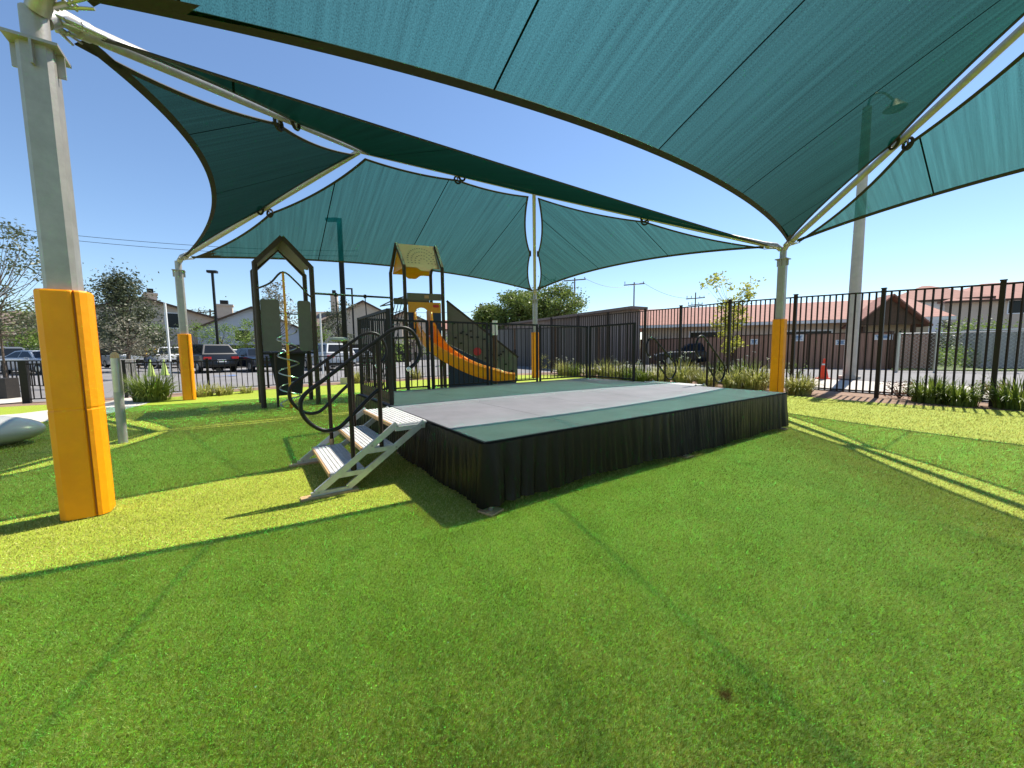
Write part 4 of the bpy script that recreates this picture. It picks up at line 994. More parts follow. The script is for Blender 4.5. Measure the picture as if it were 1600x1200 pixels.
def utility(px, pyt, Y, label, arms=1):
    t = at(px, pyt, Y); x = t.x; r = root('utility_pole', (x, Y, .3), label, 'utility pole', 'wooden utility poles on the horizon')
    b = MB(); b.tube([(x, Y, .3), (x, Y, t.z)], [.2, .13], 8); b.build('pole', M['bark'], r, sm=True)
    for k in range(arms):
        zz = t.z-.5-k*1.5+(-.9 if arms > 1 else 0); b = MB(); b.bar((x-2.2+k*.5, Y, zz-.1), (x+2.2-k*.5, Y, zz+.2), .16, .2)
        for dx in (-2.0, 2.0, -1.0, 1.0):
            if arms == 1 and abs(dx) == 1: continue
            b.tube([(x+dx*(1-.2*k), Y, zz+.1), (x+dx*(1-.2*k), Y, zz+.65)], .07, 6)
        b.build('crossarm', M['bark'], r)
    return t
ta = utility(898, 434, 78, 'leftmost utility pole, above the dark shed roof')
tb = utility(991, 441, 84, 'middle utility pole at the right end of the shed roof')
tc = utility(1087, 457, 92, 'utility pole with two crossarms left of the young yellow tree', 2)
utility(328, 483, 70, 'small utility pole between the left lamp post and far left padded post')
def wire(a, b_, label, sag=1.5, r_=.03):
    pts_ = [a.lerp(b_, i/16)-Vector((0, 0, sag*4*(i/16)*(1-i/16))) for i in range(17)]
    m = MB(); m.tube(pts_, r_, 4); tag(m.build('power_line', M['black']), label, 'cable', 'overhead power lines')
wire(ta+Vector((1.8, 0, 0)), tb+Vector((1.8, 0, 0)), 'power line from the leftmost to the middle utility pole')
wire(tb+Vector((1.8, 0, 0)), tc+Vector((1.8, 0, -1)), 'power line from the middle utility pole to the double crossarm pole')
wire(at(-40, 350, 60), at(560, 392, 75), 'highest power line crossing the sky at the left', 1, .035)
wire(at(-40, 358, 60), at(560, 400, 75), 'second power line crossing the sky at the left', 1, .035)
wire(at(-40, 470, 60), at(800, 486, 85), 'lowest power line crossing just above the left houses', 1, .035)

# ------------------------------------------------------------ cars
def prof_box(b, prof, ys, M_=None):
    pass
def car(x, y, rz, paint, label, kind='sedan', lights=True):
    zz = gz(x, y); r = root('parked_car', (x, y, zz), label, 'car', 'cars in the parking lot', rz)
    L, W = (4.7, 1.82) if kind == 'sedan' else (4.75, 1.92); H = {'sedan': 1.45, 'suv': 1.72, 'pickup': 1.85}[kind]
    if kind == 'pickup': L = 5.6
    hb = .95 if kind == 'sedan' else 1.08
    low = [(-L/2, .35), (-L/2+.02, .62), (-L/2+.10, hb-.14 if kind == 'sedan' else hb-.1), (-L/2+1.1, hb-.02), (L/2-1.0, hb), (L/2-.12, hb-.02), (L/2-.02, .75), (L/2, .38), (L/2-.3, .24), (-L/2+.3, .24)]
    if kind == 'sedan': gh = [(-L/2+1.25, hb-.03), (-L/2+2.05, H-.03), (-L/2+2.7, H), (L/2-1.35, H-.05), (L/2-.55, hb-.01)]
    elif kind == 'suv': gh = [(-L/2+1.15, hb-.04), (-L/2+1.85, H-.04), (-L/2+2.6, H), (L/2-.65, H-.05), (L/2-.18, hb)]
    else: gh = [(-L/2+1.5, hb-.03), (-L/2+2.1, H-.03), (-L/2+2.7, H), (-L/2+3.6, H-.03), (-L/2+3.8, hb)]
    def hull(prof, secs, name, mt, par=r):
        b = MB(); n = len(prof); vs = []
        for yy, ins, cx in secs:
            ccx = sum(p[0] for p in prof)/n; ccz = sum(p[1] for p in prof)/n
            for px_, pz in prof: vs.append((ccx+(px_-ccx)*(1-ins*.5), yy if not callable(yy) else yy(pz), ccz+(pz-ccz)*(1-ins)))
        fs = [(i*n+k, i*n+(k+1) % n, (i+1)*n+(k+1) % n, (i+1)*n+k) for i in range(len(secs)-1) for k in range(n)]
        fs += [tuple(range(n-1, -1, -1)), tuple(range((len(secs)-1)*n, len(secs)*n))]
        b.add(vs, fs); return b.build(name, mt, par, world=False, sm=True)
    w2 = W/2
    hull(low, [(-w2, .16, 0), (-w2+.05, .04, 0), (-w2+.25, 0, 0), (w2-.25, 0, 0), (w2-.05, .04, 0), (w2, .16, 0)], 'body', paint)
    # greenhouse with inward taper
    def tap(s): return lambda pz: s*(w2-.06-.26*max(0, (pz-hb+.04)/(H-hb)))
    def tap2(s): return lambda pz: s*(w2-.12-.26*max(0, (pz-hb+.04)/(H-hb)))
    hull(gh, [(tap(-1), 0, 0), (tap2(-1), 0, 0), (tap2(1), 0, 0), (tap(1), 0, 0)], 'cabin', paint)
    # windows: side, front, rear glass, set slightly proud
    def lerp2(p, q, t): return (p[0]+(q[0]-p[0])*t, p[1]+(q[1]-p[1])*t)
    cxg = sum(p[0] for p in gh)/5; czg = (hb+H)/2
    ins = [(cxg+(p[0]-cxg)*.86, czg+(p[1]-czg)*.72) for p in gh]
    for s in (-1, 1):
        b = MB(); mid = cxg
        for lo, hi in ((-99, mid-.03), (mid+.03, 99)):
            poly = [(min(max(px_, lo), hi), pz) for px_, pz in ins]
            vs = [(px_, s*(w2-.06-.26*max(0, (pz-hb+.04)/(H-hb))+.006), pz) for px_, pz in poly]; b.add(vs, [tuple(range(5)) if s > 0 else tuple(range(4, -1, -1))])
        b.build('side_window', M['glass'], r, world=False)
    for (p, q, s, nm) in ((gh[0], gh[1], -1, 'windscreen'), (gh[4], gh[3], 1, 'rear_window')):
        a, c = lerp2(p, q, .12), lerp2(p, q, .88); b = MB()
        ya, yc = w2-.16-.26*max(0, (a[1]-hb)/(H-hb)), w2-.16-.26*(c[1]-hb)/(H-hb)
        d_ = Vector((q[0]-p[0], 0, q[1]-p[1])).normalized(); nn = Vector((-d_.z, 0, d_.x))*(1 if s < 0 else -1)*.008
        if nn.x*s < 0: nn = -nn
        b.add([Vector((a[0], -ya, a[1]))+nn, Vector((a[0], ya, a[1]))+nn, Vector((c[0], yc, c[1]))+nn, Vector((c[0], -yc, c[1]))+nn], [(0, 1, 2, 3)]); b.build(nm, M['glass'], r, world=False)
    for sx in (-L/2+.85, L/2-.9):
        for s in (-1, 1):
            b = MB(); b.tube([(sx, s*(w2-.20), .33), (sx, s*(w2+.01), .33)], .33, 18); wl = b.build('wheel', M['tyre'], r, world=False, sm=True)
            b = MB(); b.tube([(sx, s*(w2+.011), .33), (sx, s*(w2+.02), .33)], [.21, .18], 12); b.build('rim', M['steel'], wl, world=False)
    for s in (-1, 1):
        b = MB(); b.box((-L/2+.08, s*(w2-.30), .68), (.12, .36, .13), bev=.03); b.build('headlight', M['white'], r, world=False)
        b = MB(); b.box((L/2-.06, s*(w2-.26), .86), (.14, .38, .14), bev=.03); b.build('tail_light', M['red'], r, world=False)
        b = MB(); b.box((-L/2+1.65, s*(w2+.05), hb+.02), (.12, .16, .12), bev=.03); b.build('mirror', paint, r, world=False)
    b = MB(); b.box((L/2+.005, 0, .68), (.02, .45, .16)); b.build('number_plate', M['white'], r, world=False)
    b = MB(); b.box((-L/2-.0, 0, .58), (.03, 1.0, .20), bev=.01); b.build('grille', M['black'], r, world=False)
    if kind != 'pickup': b = MB(); b.box((L/2, 0, .40), (.06, W*.85, .14), bev=.02); b.build('bumper', M['black'], r, world=False)
    return r
cp = {k: carpaint('paint_'+k, v) for k, v in dict(black=(.012, .013, .016), navy=(.007, .011, .02), white=(.62, .62, .61), silver=(.38, .40, .42), grey=(.12, .13, .14)).items()}
def look(px, Y, da): # yaw so that rear (+x) faces the camera, rotated by da
    x = ax(px, Y); return x, Y, atan2(-Y, -x)+da
for px, Y, da, col_, kind, lab in (
    (8, 26, 3.3, 'grey', 'suv', 'dark grey car at the extreme left behind the patio fence'),
    (48, 31, 3.5, 'silver', 'suv', 'silver four wheel drive partly hidden by the nearest post'),
    (62, 24, 3.6, 'silver', 'sedan', 'silver blue sedan directly left of the nearest post'),
    (200, 33, 3.45, 'silver', 'pickup', 'silver pickup behind the pale bare tree'),
    (262, 32, 3.3, 'white', 'suv', 'white car behind the person in a yellow vest'),
    (322, 24.5, .30, 'black', 'suv', 'dark four wheel drive with its red tail lights facing the play area'),
    (355, 31, 3.5, 'white', 'sedan', 'white sedan between the dark parked cars'),
    (398, 25.0, 3.5, 'navy', 'sedan', 'dark navy sedan beside the left play tower'),
    (430, 33, 3.4, 'white', 'sedan', 'white sedan seen behind the left play tower'),
    (512, 26, .35, 'silver', 'suv', 'silver estate car seen between the play towers'),
    (560, 34, 3.4, 'silver', 'sedan', 'pale sedan behind the looped handrails'),
    (1082, 25.5, 1.72, 'navy', 'sedan', 'dark navy sedan parked side on beyond the right looped handrails')):
    x, y, rz_ = look(px, Y, da); car(x, y, rz_, cp[col_], lab, kind)

# ------------------------------------------------------------ people in yellow vests (far away)
def person(px, Y, label, rz_, arm=0):
    x = ax(px, Y); zz = gz(x, Y); r = root('person', (x, Y, zz), label, 'person', None, rz_)
    me = bpy.data.meshes.new('body'); J = [(0, 0, .95), (0, 0, 1.2), (0, 0, 1.42), (0, 0, 1.52), (0, 0, 1.62), (0, -.01, 1.72), (.19, 0, 1.42), (.25, -.03, 1.15), (.22, -.18+arm*.1, .93), (-.19, 0, 1.42), (-.26, -.02, 1.15), (-.23, -.12, .90), (.10, 0, .9), (.11, -.03, .48), (.11, .02, .08), (.11, -.12, .04), (-.10, 0, .9), (-.12, .05, .48), (-.12, .08, .08), (-.12, -.06, .04)]
    E_ = [(0, 1), (1, 2), (2, 3), (3, 4), (4, 5), (2, 6), (6, 7), (7, 8), (2, 9), (9, 10), (10, 11), (0, 12), (12, 13), (13, 14), (14, 15), (0, 16), (16, 17), (17, 18), (18, 19)]
    rad = [.15, .14, .15, .06, .10, .09, .075, .05, .035, .075, .05, .035, .10, .07, .045, .04, .10, .07, .045, .04]
    me.from_pydata(J, E_, []); o = bpy.data.objects.new('body', me); col.objects.link(o)
    sk = o.modifiers.new('s', 'SKIN'); ss = o.modifiers.new('d', 'SUBSURF'); ss.levels = 1; ss.render_levels = 1
    for i, rr in enumerate(rad): me.skin_vertices[0].data[i].radius = (rr, rr*.8)
    me.skin_vertices[0].data[0].use_root = True
    dg = bpy.context.evaluated_depsgraph_get(); ev = bpy.data.meshes.new_from_object(o.evaluated_get(dg))
    o.modifiers.clear(); o.data = ev; ev.materials.clear()
    for k in ('denim', 'vest', 'skin'): ev.materials.append(M[k])
    for p in ev.polygons:
        c = p.center; p.material_index = 0 if c.z < .98 and abs(c.x) < .2 else (2 if c.z > 1.53 or c.z < 1.1 else 1)
    o.parent = r
    b = ellipsoid((0, .01, 1.74), .115, .13, .09, 0, 12, 8); b.build('cap', M['white'], r, world=False, sm='all')
    return r
person(226, 29, 'person in yellow vest and white cap, left of the two workers', 2.2)
person(243, 31, 'person in yellow vest bending near the white car, right of the two workers', -.5, 1)

# ------------------------------------------------------------ buildings
def wallmesh(pts, z0, z1): pass
def uvboards(o):
    uvl = o.data.uv_layers.new(name='UVMap'); me = o.data
    arr = np.zeros((len(me.loops), 2), np.float32)
    for p in me.polygons:
        t = Vector((-p.normal.y, p.normal.x, 0)); t = t.normalized() if t.length > .1 else Vector((1, 0, 0))
        for li in p.loop_indices: v_ = me.vertices[me.loops[li].vertex_index].co; arr[li] = (v_.dot(t)+100, v_.z)
    uvl.data.foreach_set('uv', arr.ravel())
def plankfence(name, a, c, h, label, mt, th=.06, cap=True, tops=None, cat='fence'):
    a = Vector((*a, 0)); c = Vector((*c, 0)); m_ = (a+c)/2; r = root(name, (m_.x, m_.y, 0), label, cat)
    b = MB(); d = (c-a).normalized(); n = Vector((-d.y, d.x, 0))*th/2; h0, h1 = (h, h) if not isinstance(h, tuple) else h
    vs = [z(a-n, -.05), z(c-n, -.05), z(c+n, -.05), z(a+n, -.05), z(a-n, h0), z(c-n, h1), z(c+n, h1), z(a+n, h0)]
    b.add(vs, [(3, 2, 1, 0), (4, 5, 6, 7), (0, 1, 5, 4), (1, 2, 6, 5), (2, 3, 7, 6), (3, 0, 4, 7)]); o = b.build('boards', mt, r); uvboards(o)
    b = MB(); b.bar(z(a, h0+.03), z(c, h1+.03), th+.06, .05); b.build('cap_rail', mt, r)
    L = (c-a).length; k = max(int(L/2.5), 1)
    for i in range(k+1):
        q = a.lerp(c, i/k); b = MB(); b.bar(z(q, -.05), z(q, h0+(h1-h0)*i/k+.08), .12, .14); b.build('post', M['wooddark'] if mt != M['blockwall'] else mt, r)
    return r
def house(px, Y, wd, dp, eave, ridge, rot, wall, roof, label, gable=True, wins=(), over=.4, x=None, chimney=None, name='house'):
    x = ax(px, Y) if x is None else x; r = root(name, (x, Y, .2), label, 'house', None, rot)
    b = MB(); w2, d2 = wd/2, dp/2
    vs = [(-w2, -d2, -.6), (w2, -d2, -.6), (w2, d2, -.6), (-w2, d2, -.6), (-w2, -d2, eave), (w2, -d2, eave), (w2, d2, eave), (-w2, d2, eave)]
    fs = [(0, 1, 5, 4), (2, 3, 7, 6)]
    if gable == 'x':     # gable faces -y
        vs += [(0, -d2, ridge), (0, d2, ridge)]; b.add(vs, [(0, 1, 5, 8, 4), (2, 3, 7, 9, 6), (1, 2, 6, 5), (3, 0, 4, 7)])
    elif gable: 
        vs += [(-w2, 0, ridge), (w2, 0, ridge)]; b.add(vs, [(0, 1, 5, 4), (2, 3, 7, 6), (1, 2, 6, 9, 5), (3, 0, 4, 8, 7)])
    else: b.add(vs, [(0, 1, 5, 4), (2, 3, 7, 6), (1, 2, 6, 5), (3, 0, 4, 7)])
    b.build('wall', wall, r, world=False)
    b = MB(); o_ = over
    sl_ = (ridge-eave)/(w2 if gable == 'x' else d2); ez = eave-sl_*o_+.04; rz_ = ridge+.04; T = .14
    if gable == 'x': A_ = [[(-w2-o_, -d2-o_, ez), (-w2-o_, d2+o_, ez), (0, d2+o_, rz_), (0, -d2-o_, rz_)], [(w2+o_, d2+o_, ez), (w2+o_, -d2-o_, ez), (0, -d2-o_, rz_), (0, d2+o_, rz_)]]
    elif gable: A_ = [[(-w2-o_, -d2-o_, ez), (w2+o_, -d2-o_, ez), (w2+o_, 0, rz_), (-w2-o_, 0, rz_)], [(w2+o_, d2+o_, ez), (-w2-o_, d2+o_, ez), (-w2-o_, 0, rz_), (w2+o_, 0, rz_)]]
    else:
        k = max(w2-d2, .01); A_ = [[(-w2-o_, -d2-o_, ez), (w2+o_, -d2-o_, ez), (k, 0, rz_), (-k, 0, rz_)], [(w2+o_, d2+o_, ez), (-w2-o_, d2+o_, ez), (-k, 0, rz_), (k, 0, rz_)], [(w2+o_, -d2-o_, ez), (w2+o_, d2+o_, ez), (k, 0, rz_)], [(-w2-o_, d2+o_, ez), (-w2-o_, -d2-o_, ez), (-k, 0, rz_)]]
    for q in A_:
        n = len(q); b.add(q+[(p[0], p[1], p[2]+T) for p in q], [tuple(range(n-1, -1, -1)), tuple(range(n, 2*n))]+[(i, (i+1) % n, n+(i+1) % n, n+i) for i in range(n)])
    ro = b.build('roof', roof, r, world=False)
    b = MB()   # fascia
    if gable == 'x':
        for s in (-1, 1): b.bar((s*(w2+o_), -d2-o_-.03, ez), (0, -d2-o_-.03, rz_), .05, .2)
    else: b.bar((-w2-o_, -d2-o_-.03, ez+.02), (w2+o_, -d2-o_-.03, ez+.02), .05, .2)
    b.build('fascia', M['white'] if px == 1180 else M['wooddark'], ro, world=False)
    for (face, u_, zc, ww, wh) in wins:
        if face == 'f': c, rz2 = (u_, -d2-.01, zc), 0
        elif face == 'r': c, rz2 = (w2+.01, u_, zc), pi/2
        else: c, rz2 = (-w2-.01, u_, zc), pi/2
        b = MB(); b.box(c, (ww+.2, .06, wh+.2), rz2); f = b.build('window', M['white'], r, world=False)
        b = MB(); b.box(c, (ww, .09, wh), rz2); b.build('pane', M['glass'], f, world=False)
    if chimney:
        cx_, cy_, ct, cw_ = chimney; b = MB(); b.box((cx_, cy_, (eave+ct)/2), (cw_, cw_*.8, ct-eave)); b.box((cx_, cy_, ct+.1), (cw_*1.15, cw_*.95, .2)); b.build('chimney', M['tanw'], ro, world=False)
        b = MB(); b.box((cx_, cy_, ct+.45), (cw_*.5, cw_*.5, .5)); b.build('chimney_pot', M['black'], ro, world=False)
    return r
# left houses
house(232, 46, 12, 9, 5.4, 7.3, .75, M['tanw'], M['brownroof'], 'tan two storey house with a tall chimney at left', 'x', [('f', 2.3, 5.0, 1.3, 1.6), ('r', 0, 4.6, 1.0, 1.2)], chimney=(.6, -2.0, 8.0, 1.1))
house(300, 50, 9, 8, 4.6, 6.0, .6, M['beige'], M['brownroof'], 'lower beige wing of the house behind the far left padded post', 'x', [('f', 1, 3.2, 1.2, 1.2)])
house(400, 48, 10, 9, 3.9, 6.3, .55, M['bluegrey'], M['brownroof'], 'pale blue grey gabled house left of the left play tower', 'x', [('f', -1, 3.2, 1.4, 1.2)], chimney=(-3, 2, 7.0, 1.6))
house(30, 40, 14, 10, 3.2, 5.6, .55, M['tanw'], M['brownroof'], 'single storey house with a low brown roof at the far left', True, [('f', 2, 1.8, 1.5, 1.2)])
house(577, 52, 9, 9, 4.9, 7.3, .25, M['beige'], M['brownroof'], 'beige gabled house between the play towers', 'x', [('f', 0, 4.6, 1.2, 1.0)])
house(640, 56, 9, 9, 4.4, 6.4, .15, M['beige'], M['brownroof'], 'lower beige gabled house behind the right play tower', 'x', [('f', -1, 3.6, 1.2, 1.0)])
house(520, 50, 5, 5, 4.5, 6.2, .2, M['tanw'], M['brownroof'], 'small tan house behind the olive tree between the towers', True, [('f', 0, 3, 1, 1)], chimney=(.5, 0, 8.4, .8))
house(735, 62, 8, 8, 4.4, 5.9, .1, M['greyw'], M['redroof'], 'pale house with a chimney behind the climbing wall', True, [('f', 0, 3, 1, 1)], chimney=(1.8, 0, 7.9, 1.0))
# right houses
house(1438, 45, 7.6, 7, 6.2, 7.9, -.62, M['greyw'], M['redroof'], 'white and tan two storey house with a red hip roof', False, [('f', -1.8, 5.0, 1.4, 1.4), ('r', 0, 4.8, 1.0, 1.2)], over=.45)
house(1585, 42, 15, 9, 5.9, 7.8, -.42, M['tanw'], M['redroof'], 'tan two storey house with a red tile roof at the right edge', False, [('f', -2.6, 5.0, 1.1, 1.2), ('f', 2.6, 5.0, 1.2, 1.2), ('f', -3.8, 1.4, 1.6, 1.2)], over=.6)
# long red roofed barn-like building
hx = house(1180, 31, 17, 8, 3.1, 4.45, -.35, M['tanw'], M['redroof'], 'long low building with a red roof behind the brown board fence', True, [('f', -4, 2.0, 2.2, .8), ('f', 2, 1.9, 3.0, .8)], over=.8)
# open wooden gable at its right end
p = at(1388, 500, 24); r = root('timber_gable', (p.x, p.y, .3), 'dark weathered timber gable porch at the right end of the red roofed building', 'porch')
def gp(dx, dy, zz): return Vector((p.x+dx*.9+dy*.35, p.y-dx*.35+dy*.9, zz))
for s in (-1.25, 1.25):
    b = MB(); b.bar(gp(s, 0, .3), gp(s, 0, 2.7), .18); b.build('post', M['wooddark'], r)
b = MB(); b.add([gp(-1.7, -.05, 2.75), gp(1.7, -.05, 2.75), gp(0, -.05, 4.35), gp(-1.7, .05, 2.75), gp(1.7, .05, 2.75), gp(0, .05, 4.35)], [(0, 1, 2), (5, 4, 3), (0, 3, 4, 1)]); b.build('gable_board', M['wooddark'], r)
b = MB()
for s in (-1, 1): 
    vs = [gp(s*1.95, -.5, 2.6), gp(0, -.5, 4.5), gp(0, 1.6, 4.5), gp(s*1.95, 1.6, 2.6)]; b.add(vs+[v_+Vector((0, 0, .1)) for v_ in vs], [(0, 1, 2, 3), (7, 6, 5, 4), (0, 4, 5, 1), (1, 5, 6, 2), (2, 6, 7, 3), (3, 7, 4, 0)])
b.build('roof', M['redroof'], r)
# brown board fence beyond the drive
f1, f2 = at(1150, 540, 22.5), at(1392, 540, 19.5)
pf = plankfence('board_fence', (f1.x, f1.y), (f2.x, f2.y), 2.12, 'brown board fence carrying small white signs beyond the drive', M['brownfence'])
f3 = at(1002, 540, 31); plankfence('board_fence', (f3.x, f3.y), (f1.x-.2, f1.y+.3), 2.1, 'brown board fence behind the parked navy sedan', M['brownfence'])
f4 = at(930, 540, 34); plankfence('board_fence', (f4.x, f4.y), (f3.x-.15, f3.y+.2), (2.9, 2.4), 'brown board fence below the right end of the dark shed', M['brownfence'])
f5 = at(745, 540, 30); f6 = at(936, 540, 27); plankfence('board_fence', (f5.x, f5.y), (f6.x, f6.y), 3.0, 'dark weathered board fence behind the farthest padded post', M['greyfence'])
f7 = at(1398, 545, 19.0); plankfence('gate_leaf', (f2.x+.25, f2.y), (f2.x+1.1, f2.y-.9), 2.0, 'brown board gate leaf standing open beside the timber porch', M['brownfence'], cat='gate')
def sign(px, py, Y, w_, h_, label, lines):
    p = at(px, py, Y); d = Vector((f2.x-f1.x, f2.y-f1.y, 0)).normalized(); n = Vector((d.y, -d.x, 0))
    # put on the fence plane
    rdir = ray(px, py); A_ = Vector((f1.x, f1.y, 0)); t = (A_-Vector((0, 0, CH))).dot(n)/rdir.dot(n); c = Vector((0, 0, CH))+rdir*t+n*.05
    r = root('sign', c, label, 'sign', None); b = MB(); b.bar(c-d*w_/2, c+d*w_/2, .02, h_); b.build('plate', M['white'], r)
    b = MB()
    for (f0, f1_, zz, th) in lines: b.bar(c+d*(w_*f0)+n*.014+Vector((0, 0, zz*h_)), c+d*(w_*f1_)+n*.014+Vector((0, 0, zz*h_)), .006, th)
    b.build('lettering', M['signblue'], r)
LN = [(-.38, .38, .28, .05), (-.3, .3, .06, .14), (-.38, .38, -.28, .04)]
sign(1178, 534, 22, .36, .30, 'small white sign with blue panel on the fence left of the right padded post', LN)
sign(1246, 528, 21, .55, .36, 'white sign with blue writing on the brown fence right of the padded post', LN)
sign(1313, 535, 20.5, .42, .26, 'small white sign on the brown fence beside the concrete lamp post', LN)
sign(1379, 527, 19.8, .75, .26, 'wide white notice on the brown fence near the timber porch', LN[:2])
# dark shed with long sloping parapet
sa, sb = at(986, 500, 29), at(765, 510, 50)
r = root('shed', (sa.x, sa.y, .3), 'long dark timber shed with a flat roof behind the board fences', 'building')
d = Vector((sb.x-sa.x, sb.y-sa.y, 0)).normalized(); n = Vector((d.y, -d.x, 0)); n = n if n.x > 0 else -n
q = [Vector((sa.x, sa.y, 0)), Vector((sb.x, sb.y, 0)), Vector((sb.x, sb.y, 0))+n*.9, Vector((sa.x, sa.y, 0))+n*.9]
b = MB(); b.add([z(v_, 0) for v_ in q]+[z(v_, 4.35) for v_ in q], [(0, 1, 5, 4), (1, 2, 6, 5), (2, 3, 7, 6), (3, 0, 4, 7), (4, 5, 6, 7)]); o = b.build('wall', M['shedw'], r); uvboards(o)
b = MB(); qq = [q[0]-d*.5-n*.5, q[1]-n*.5, q[2]+n*.3, q[3]-d*.5+n*.3]; b.add([z(v_, 4.352) for v_ in qq]+[z(v_, 4.55) for v_ in qq], [(3, 2, 1, 0), (4, 5, 6, 7), (0, 1, 5, 4), (1, 2, 6, 5), (2, 3, 7, 6), (3, 0, 4, 7)]); b.build('roof', M['brownroof'], r)
# block walls, container, chain link on the right
w1, w2_ = at(1396, 540, 30), at(1640, 540, 26)
plankfence('block_wall', (w1.x, w1.y), (w2_.x, w2_.y), 2.15, 'grey block wall in front of the two storey houses', M['blockwall'], .2, cat='wall')
lw0, lw1 = at(150, 540, 38), at(640, 540, 42); plankfence('lot_wall', (lw0.x, lw0.y), (lw1.x, lw1.y), 2.2, 'long dark wall behind the parked cars', M['brownblack'], .2, cat='wall')
lw2 = at(-60, 540, 36); plankfence('lot_wall', (lw2.x, lw2.y), (lw0.x-.3, lw0.y), 2.1, 'dark wall behind the cars at the extreme left', M['brownblack'], .2, cat='wall')
cxx = at(1568, 550, 19); r = root('container', (cxx.x, cxx.y, .3), 'grey steel container beyond the fence at the right edge', 'container')
b = MB(); b.box((cxx.x, cxx.y, 1.25), (2.2, 1.8, 1.8), -.5, bev=.03); b.build('box', M['contgrey'], r)
b = MB()
for k in range(9): b.box((cxx.x-.95*cos(-.5)+k*.235*cos(-.5)+.91*sin(-.5), cxx.y-.95*sin(-.5)+k*.235*sin(-.5)-.91*cos(-.5), 1.25), (.05, .05, 1.6), -.5)
b.build('ribs', M['contgrey'], r)
b = MB(); b.box((cxx.x, cxx.y, 2.18), (2.3, 1.9, .06), -.5); b.build('lid', M['white'], r)
c0, c1 = at(1402, 560, 17.5), at(1660, 560, 15.5)
r = root('chain_link_fence', (c0.x, c0.y, .3), 'silver chain link fence with a top rail beyond the drive at right', 'fence')
b = MB(); a_, e2 = z(c0, 0), z(c1, 0); b.tube([z(c0, 2.0), z(c1, 2.0)], .025, 8); b.build('top_rail', M['steel'], r, sm=True)
for i in range(5):
    q = a_.lerp(e2, i/4); b = MB(); b.tube([z(q, .2), z(q, 2.05)], .03 if i else .06, 8); b.build('post', M['steel'], r, sm=True)
b = MB(); dd = e2-a_; L = dd.length; k = int(L/.16)
for i in range(-int(1.7/.16), k):
    for s in (0, 1):
        x0, x1 = i*.16, i*.16+1.7
        if s: x0, x1 = x1, x0
        f0, f1_ = 0., 1.
        lo, hi = .3, 2.0
        # clip to span
        def P3_(xx, zz): return z(a_+dd.normalized()*xx, zz)
        ta_, tb_ = 0, 1
        if x1 != x0:
            for bound in (0, L):
                pass
        t0 = max(0, min(1, (0-x0)/(x1-x0))) if x1 > x0 else max(0, min(1, (L-x0)/(x1-x0)))
        t1 = max(0, min(1, (L-x0)/(x1-x0))) if x1 > x0 else max(0, min(1, (0-x0)/(x1-x0)))
        if t1-t0 > .02: b.bar(P3_(x0+(x1-x0)*t0, lo+1.7*t0), P3_(x0+(x1-x0)*t1, lo+1.7*t1), .006)
b.build('mesh', M['steel'], r)
# ivy bank and dry grass behind the chain link
iv = MB()
for i in range(3):
    pass
def bankof(pxa, pxb, Y0, Y1, h, mt, label, n, name='ivy'):
    cl = []
    for i in range(40):
        f = random.random(); p = at(pxa+(pxb-pxa)*f, 540, Y0+(Y1-Y0)*random.random()); cl.append((Vector((p.x, p.y, .3+h*random.random())), .5))
    o = leaves(cl, n, .12, mt).build(name, mt); tag(o, label, 'ground cover', kind='stuff')
bankof(1405, 1500, 22, 26, 1.6, M['leaf1'], 'dark ivy covering the bank behind the chain link fence', 6000)
bankof(1470, 1540, 19, 24, .9, M['leaf2'], 'tall green and dry grass on the bank left of the container', 3500, 'long_grass')
sheet('grass_verge', [tuple(at(1395, 545, 18.4))[:2], tuple(at(1700, 545, 16.0))[:2], tuple(at(1700, 545, 26))[:2], tuple(at(1395, 545, 27))[:2]], .34, M['leaf2'])

# ------------------------------------------------------------ trees
def TP(name, px, Y, pytop, cw, ch, mt, label, **k):
    t = at(px, pytop, Y); x = t.x; zz = gz(x, Y); return tree(name, x, Y, t.z-zz, cw, ch, M[mt], label, **k)
TP('olive_tree', 190, 26, 436, 5.0, 4.9, 'leaf1', 'dense dark olive tree right of the nearest padded post', n=11000, leaf=.17, trunk=.16, ncl=85, shape='cone', lean=(-.1, 0))
TP('pale_tree', 196, 18, 500, 2.6, 1.6, 'leaf5', 'sparse pale dusty tree in front of the silver pickup', n=1100, leaf=.11, trunk=.05, ncl=30, gaps=.7)
TP('sparse_tree', -22, 13.5, 345, 4.6, 4.0, 'leaf1', 'sparse leafy branches of a young tree at the left edge', n=3600, leaf=.11, trunk=.045, ncl=80, gaps=.5)
TP('background_tree', 30, 34, 482, 9, 3.6, 'leaf3', 'low dark tree above the brown roof at the far left', n=2400, leaf=.22)
TP('background_tree', 90, 33, 492, 6, 3.0, 'leaf1', 'tree above the roof directly left of the nearest post', n=1800, leaf=.22)
for px, Y, pt, cw, lab in ((212, 34, 512, 2.8, 'small bright green tree in front of the tan house'), (238, 36, 508, 2.4, 'small green tree below the chimney of the tan house'), (306, 35, 508, 4.0, 'bright green tree right of the far left padded post'), (345, 37, 508, 3.2, 'green tree left of the blue grey house'), (382, 34, 503, 2.6, 'small bright green tree beside the left play tower'), (18, 30, 512, 3.2, 'small green tree in front of the brown roofed house'), (70, 31, 515, 2.6, 'green shrub like tree left of the nearest post')):
    TP('small_tree', px, Y, pt, cw, cw*.85, 'leaf2', lab, n=1300, leaf=.15, trunk=.06, group='small trees along the lot wall')
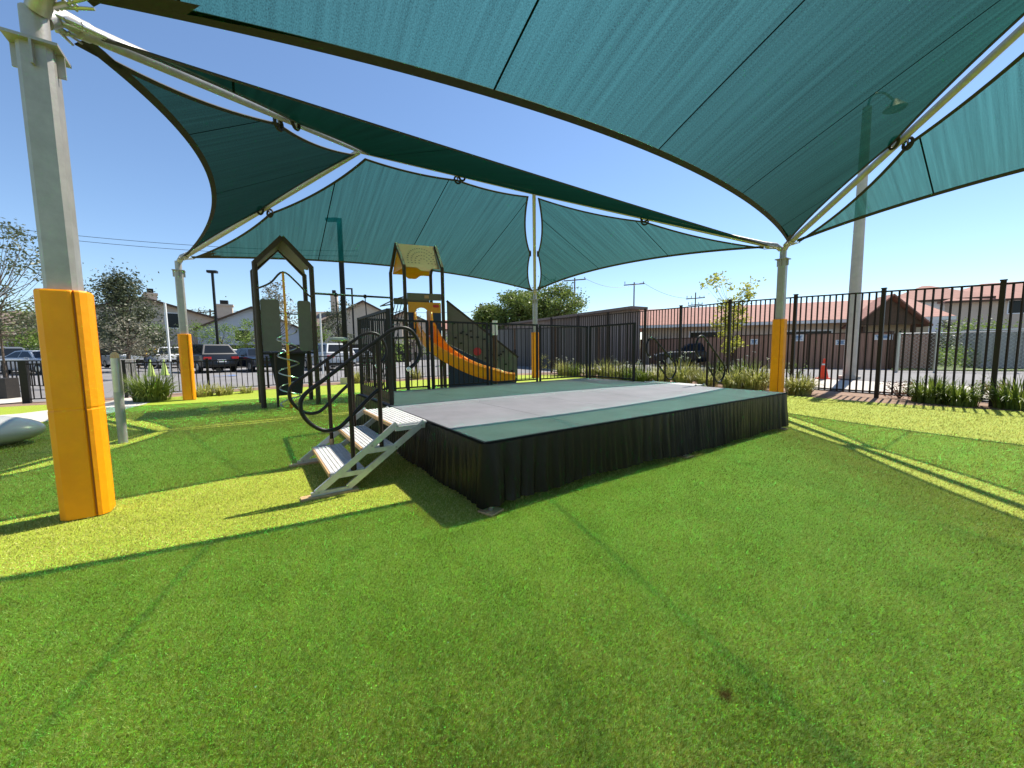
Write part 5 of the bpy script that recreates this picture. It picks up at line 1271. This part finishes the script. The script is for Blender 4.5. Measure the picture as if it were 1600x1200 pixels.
TP('background_tree', 325, 55, 490, 9, 4, 'leaf1', 'darker tree line behind the small utility pole', n=1800, leaf=.3)
TP('conifer', 430, 28, 443, 3.2, 4.6, 'leaf5', 'pointed pale green tree seen through the left play tower', n=2200, leaf=.16, trunk=.10, shape='cone', ncl=34)
TP('conifer', 532, 30, 468, 2.6, 4.0, 'leaf1', 'narrow dark green tree between the play towers', n=2200, leaf=.15, trunk=.1, ncl=30)
TP('small_tree', 490, 36, 505, 3.0, 2.2, 'leaf2', 'bright shrub like tree behind the silver estate car', n=900, leaf=.15)
TP('background_tree', 645, 30, 478, 1.8, 3.2, 'leaf1', 'thin tree behind the rope net of the right tower', n=700, leaf=.14, gaps=.7)
TP('small_tree', 602, 26, 525, 2.6, 1.8, 'leaf2', 'small bushy tree behind the looped handrails', n=1100, leaf=.13)
TP('small_tree', 690, 30, 528, 3, 1.8, 'leaf2', 'small bushy tree behind the orange slide', n=900, leaf=.14)
for px, Y, pt, cw, lab in ((800, 48, 462, 6.4, 'rounded green tree left of the farthest shade post'), (765, 50, 482, 4.0, 'low left shoulder of the green trees above the shed'), (872, 47, 452, 6.6, 'rounded green tree right of the farthest shade post'), (832, 50, 460, 5, 'green tree directly behind the farthest shade post')):
    TP('dense_tree', px, Y, pt, cw, cw*.75, 'leaf3', lab, n=9500, leaf=.30, trunk=.2, ncl=80, group='green trees above the shed')
TP('young_tree', 1142, 17.8, 430, 2.6, 2.4, 'leaf4', 'young tree with sparse yellow green leaves behind the tall fence', n=1300, leaf=.14, trunk=.03, ncl=44, gaps=.6, shape='vase')
TP('young_tree', 1146, 18.6, 492, 1.7, 1.9, 'leaf4', 'yellow green sapling foliage low behind the tall fence', n=1000, leaf=.13, trunk=.03, ncl=16)
TP('small_tree', 1480, 33, 495, 1.6, 3, 'leaf1', 'narrow dark tree between the two storey houses', n=700, leaf=.18)
TP('small_tree', 1545, 29.5, 505, 5, 1.8, 'leaf2', 'bright green tree top above the block wall', n=1500, leaf=.16)
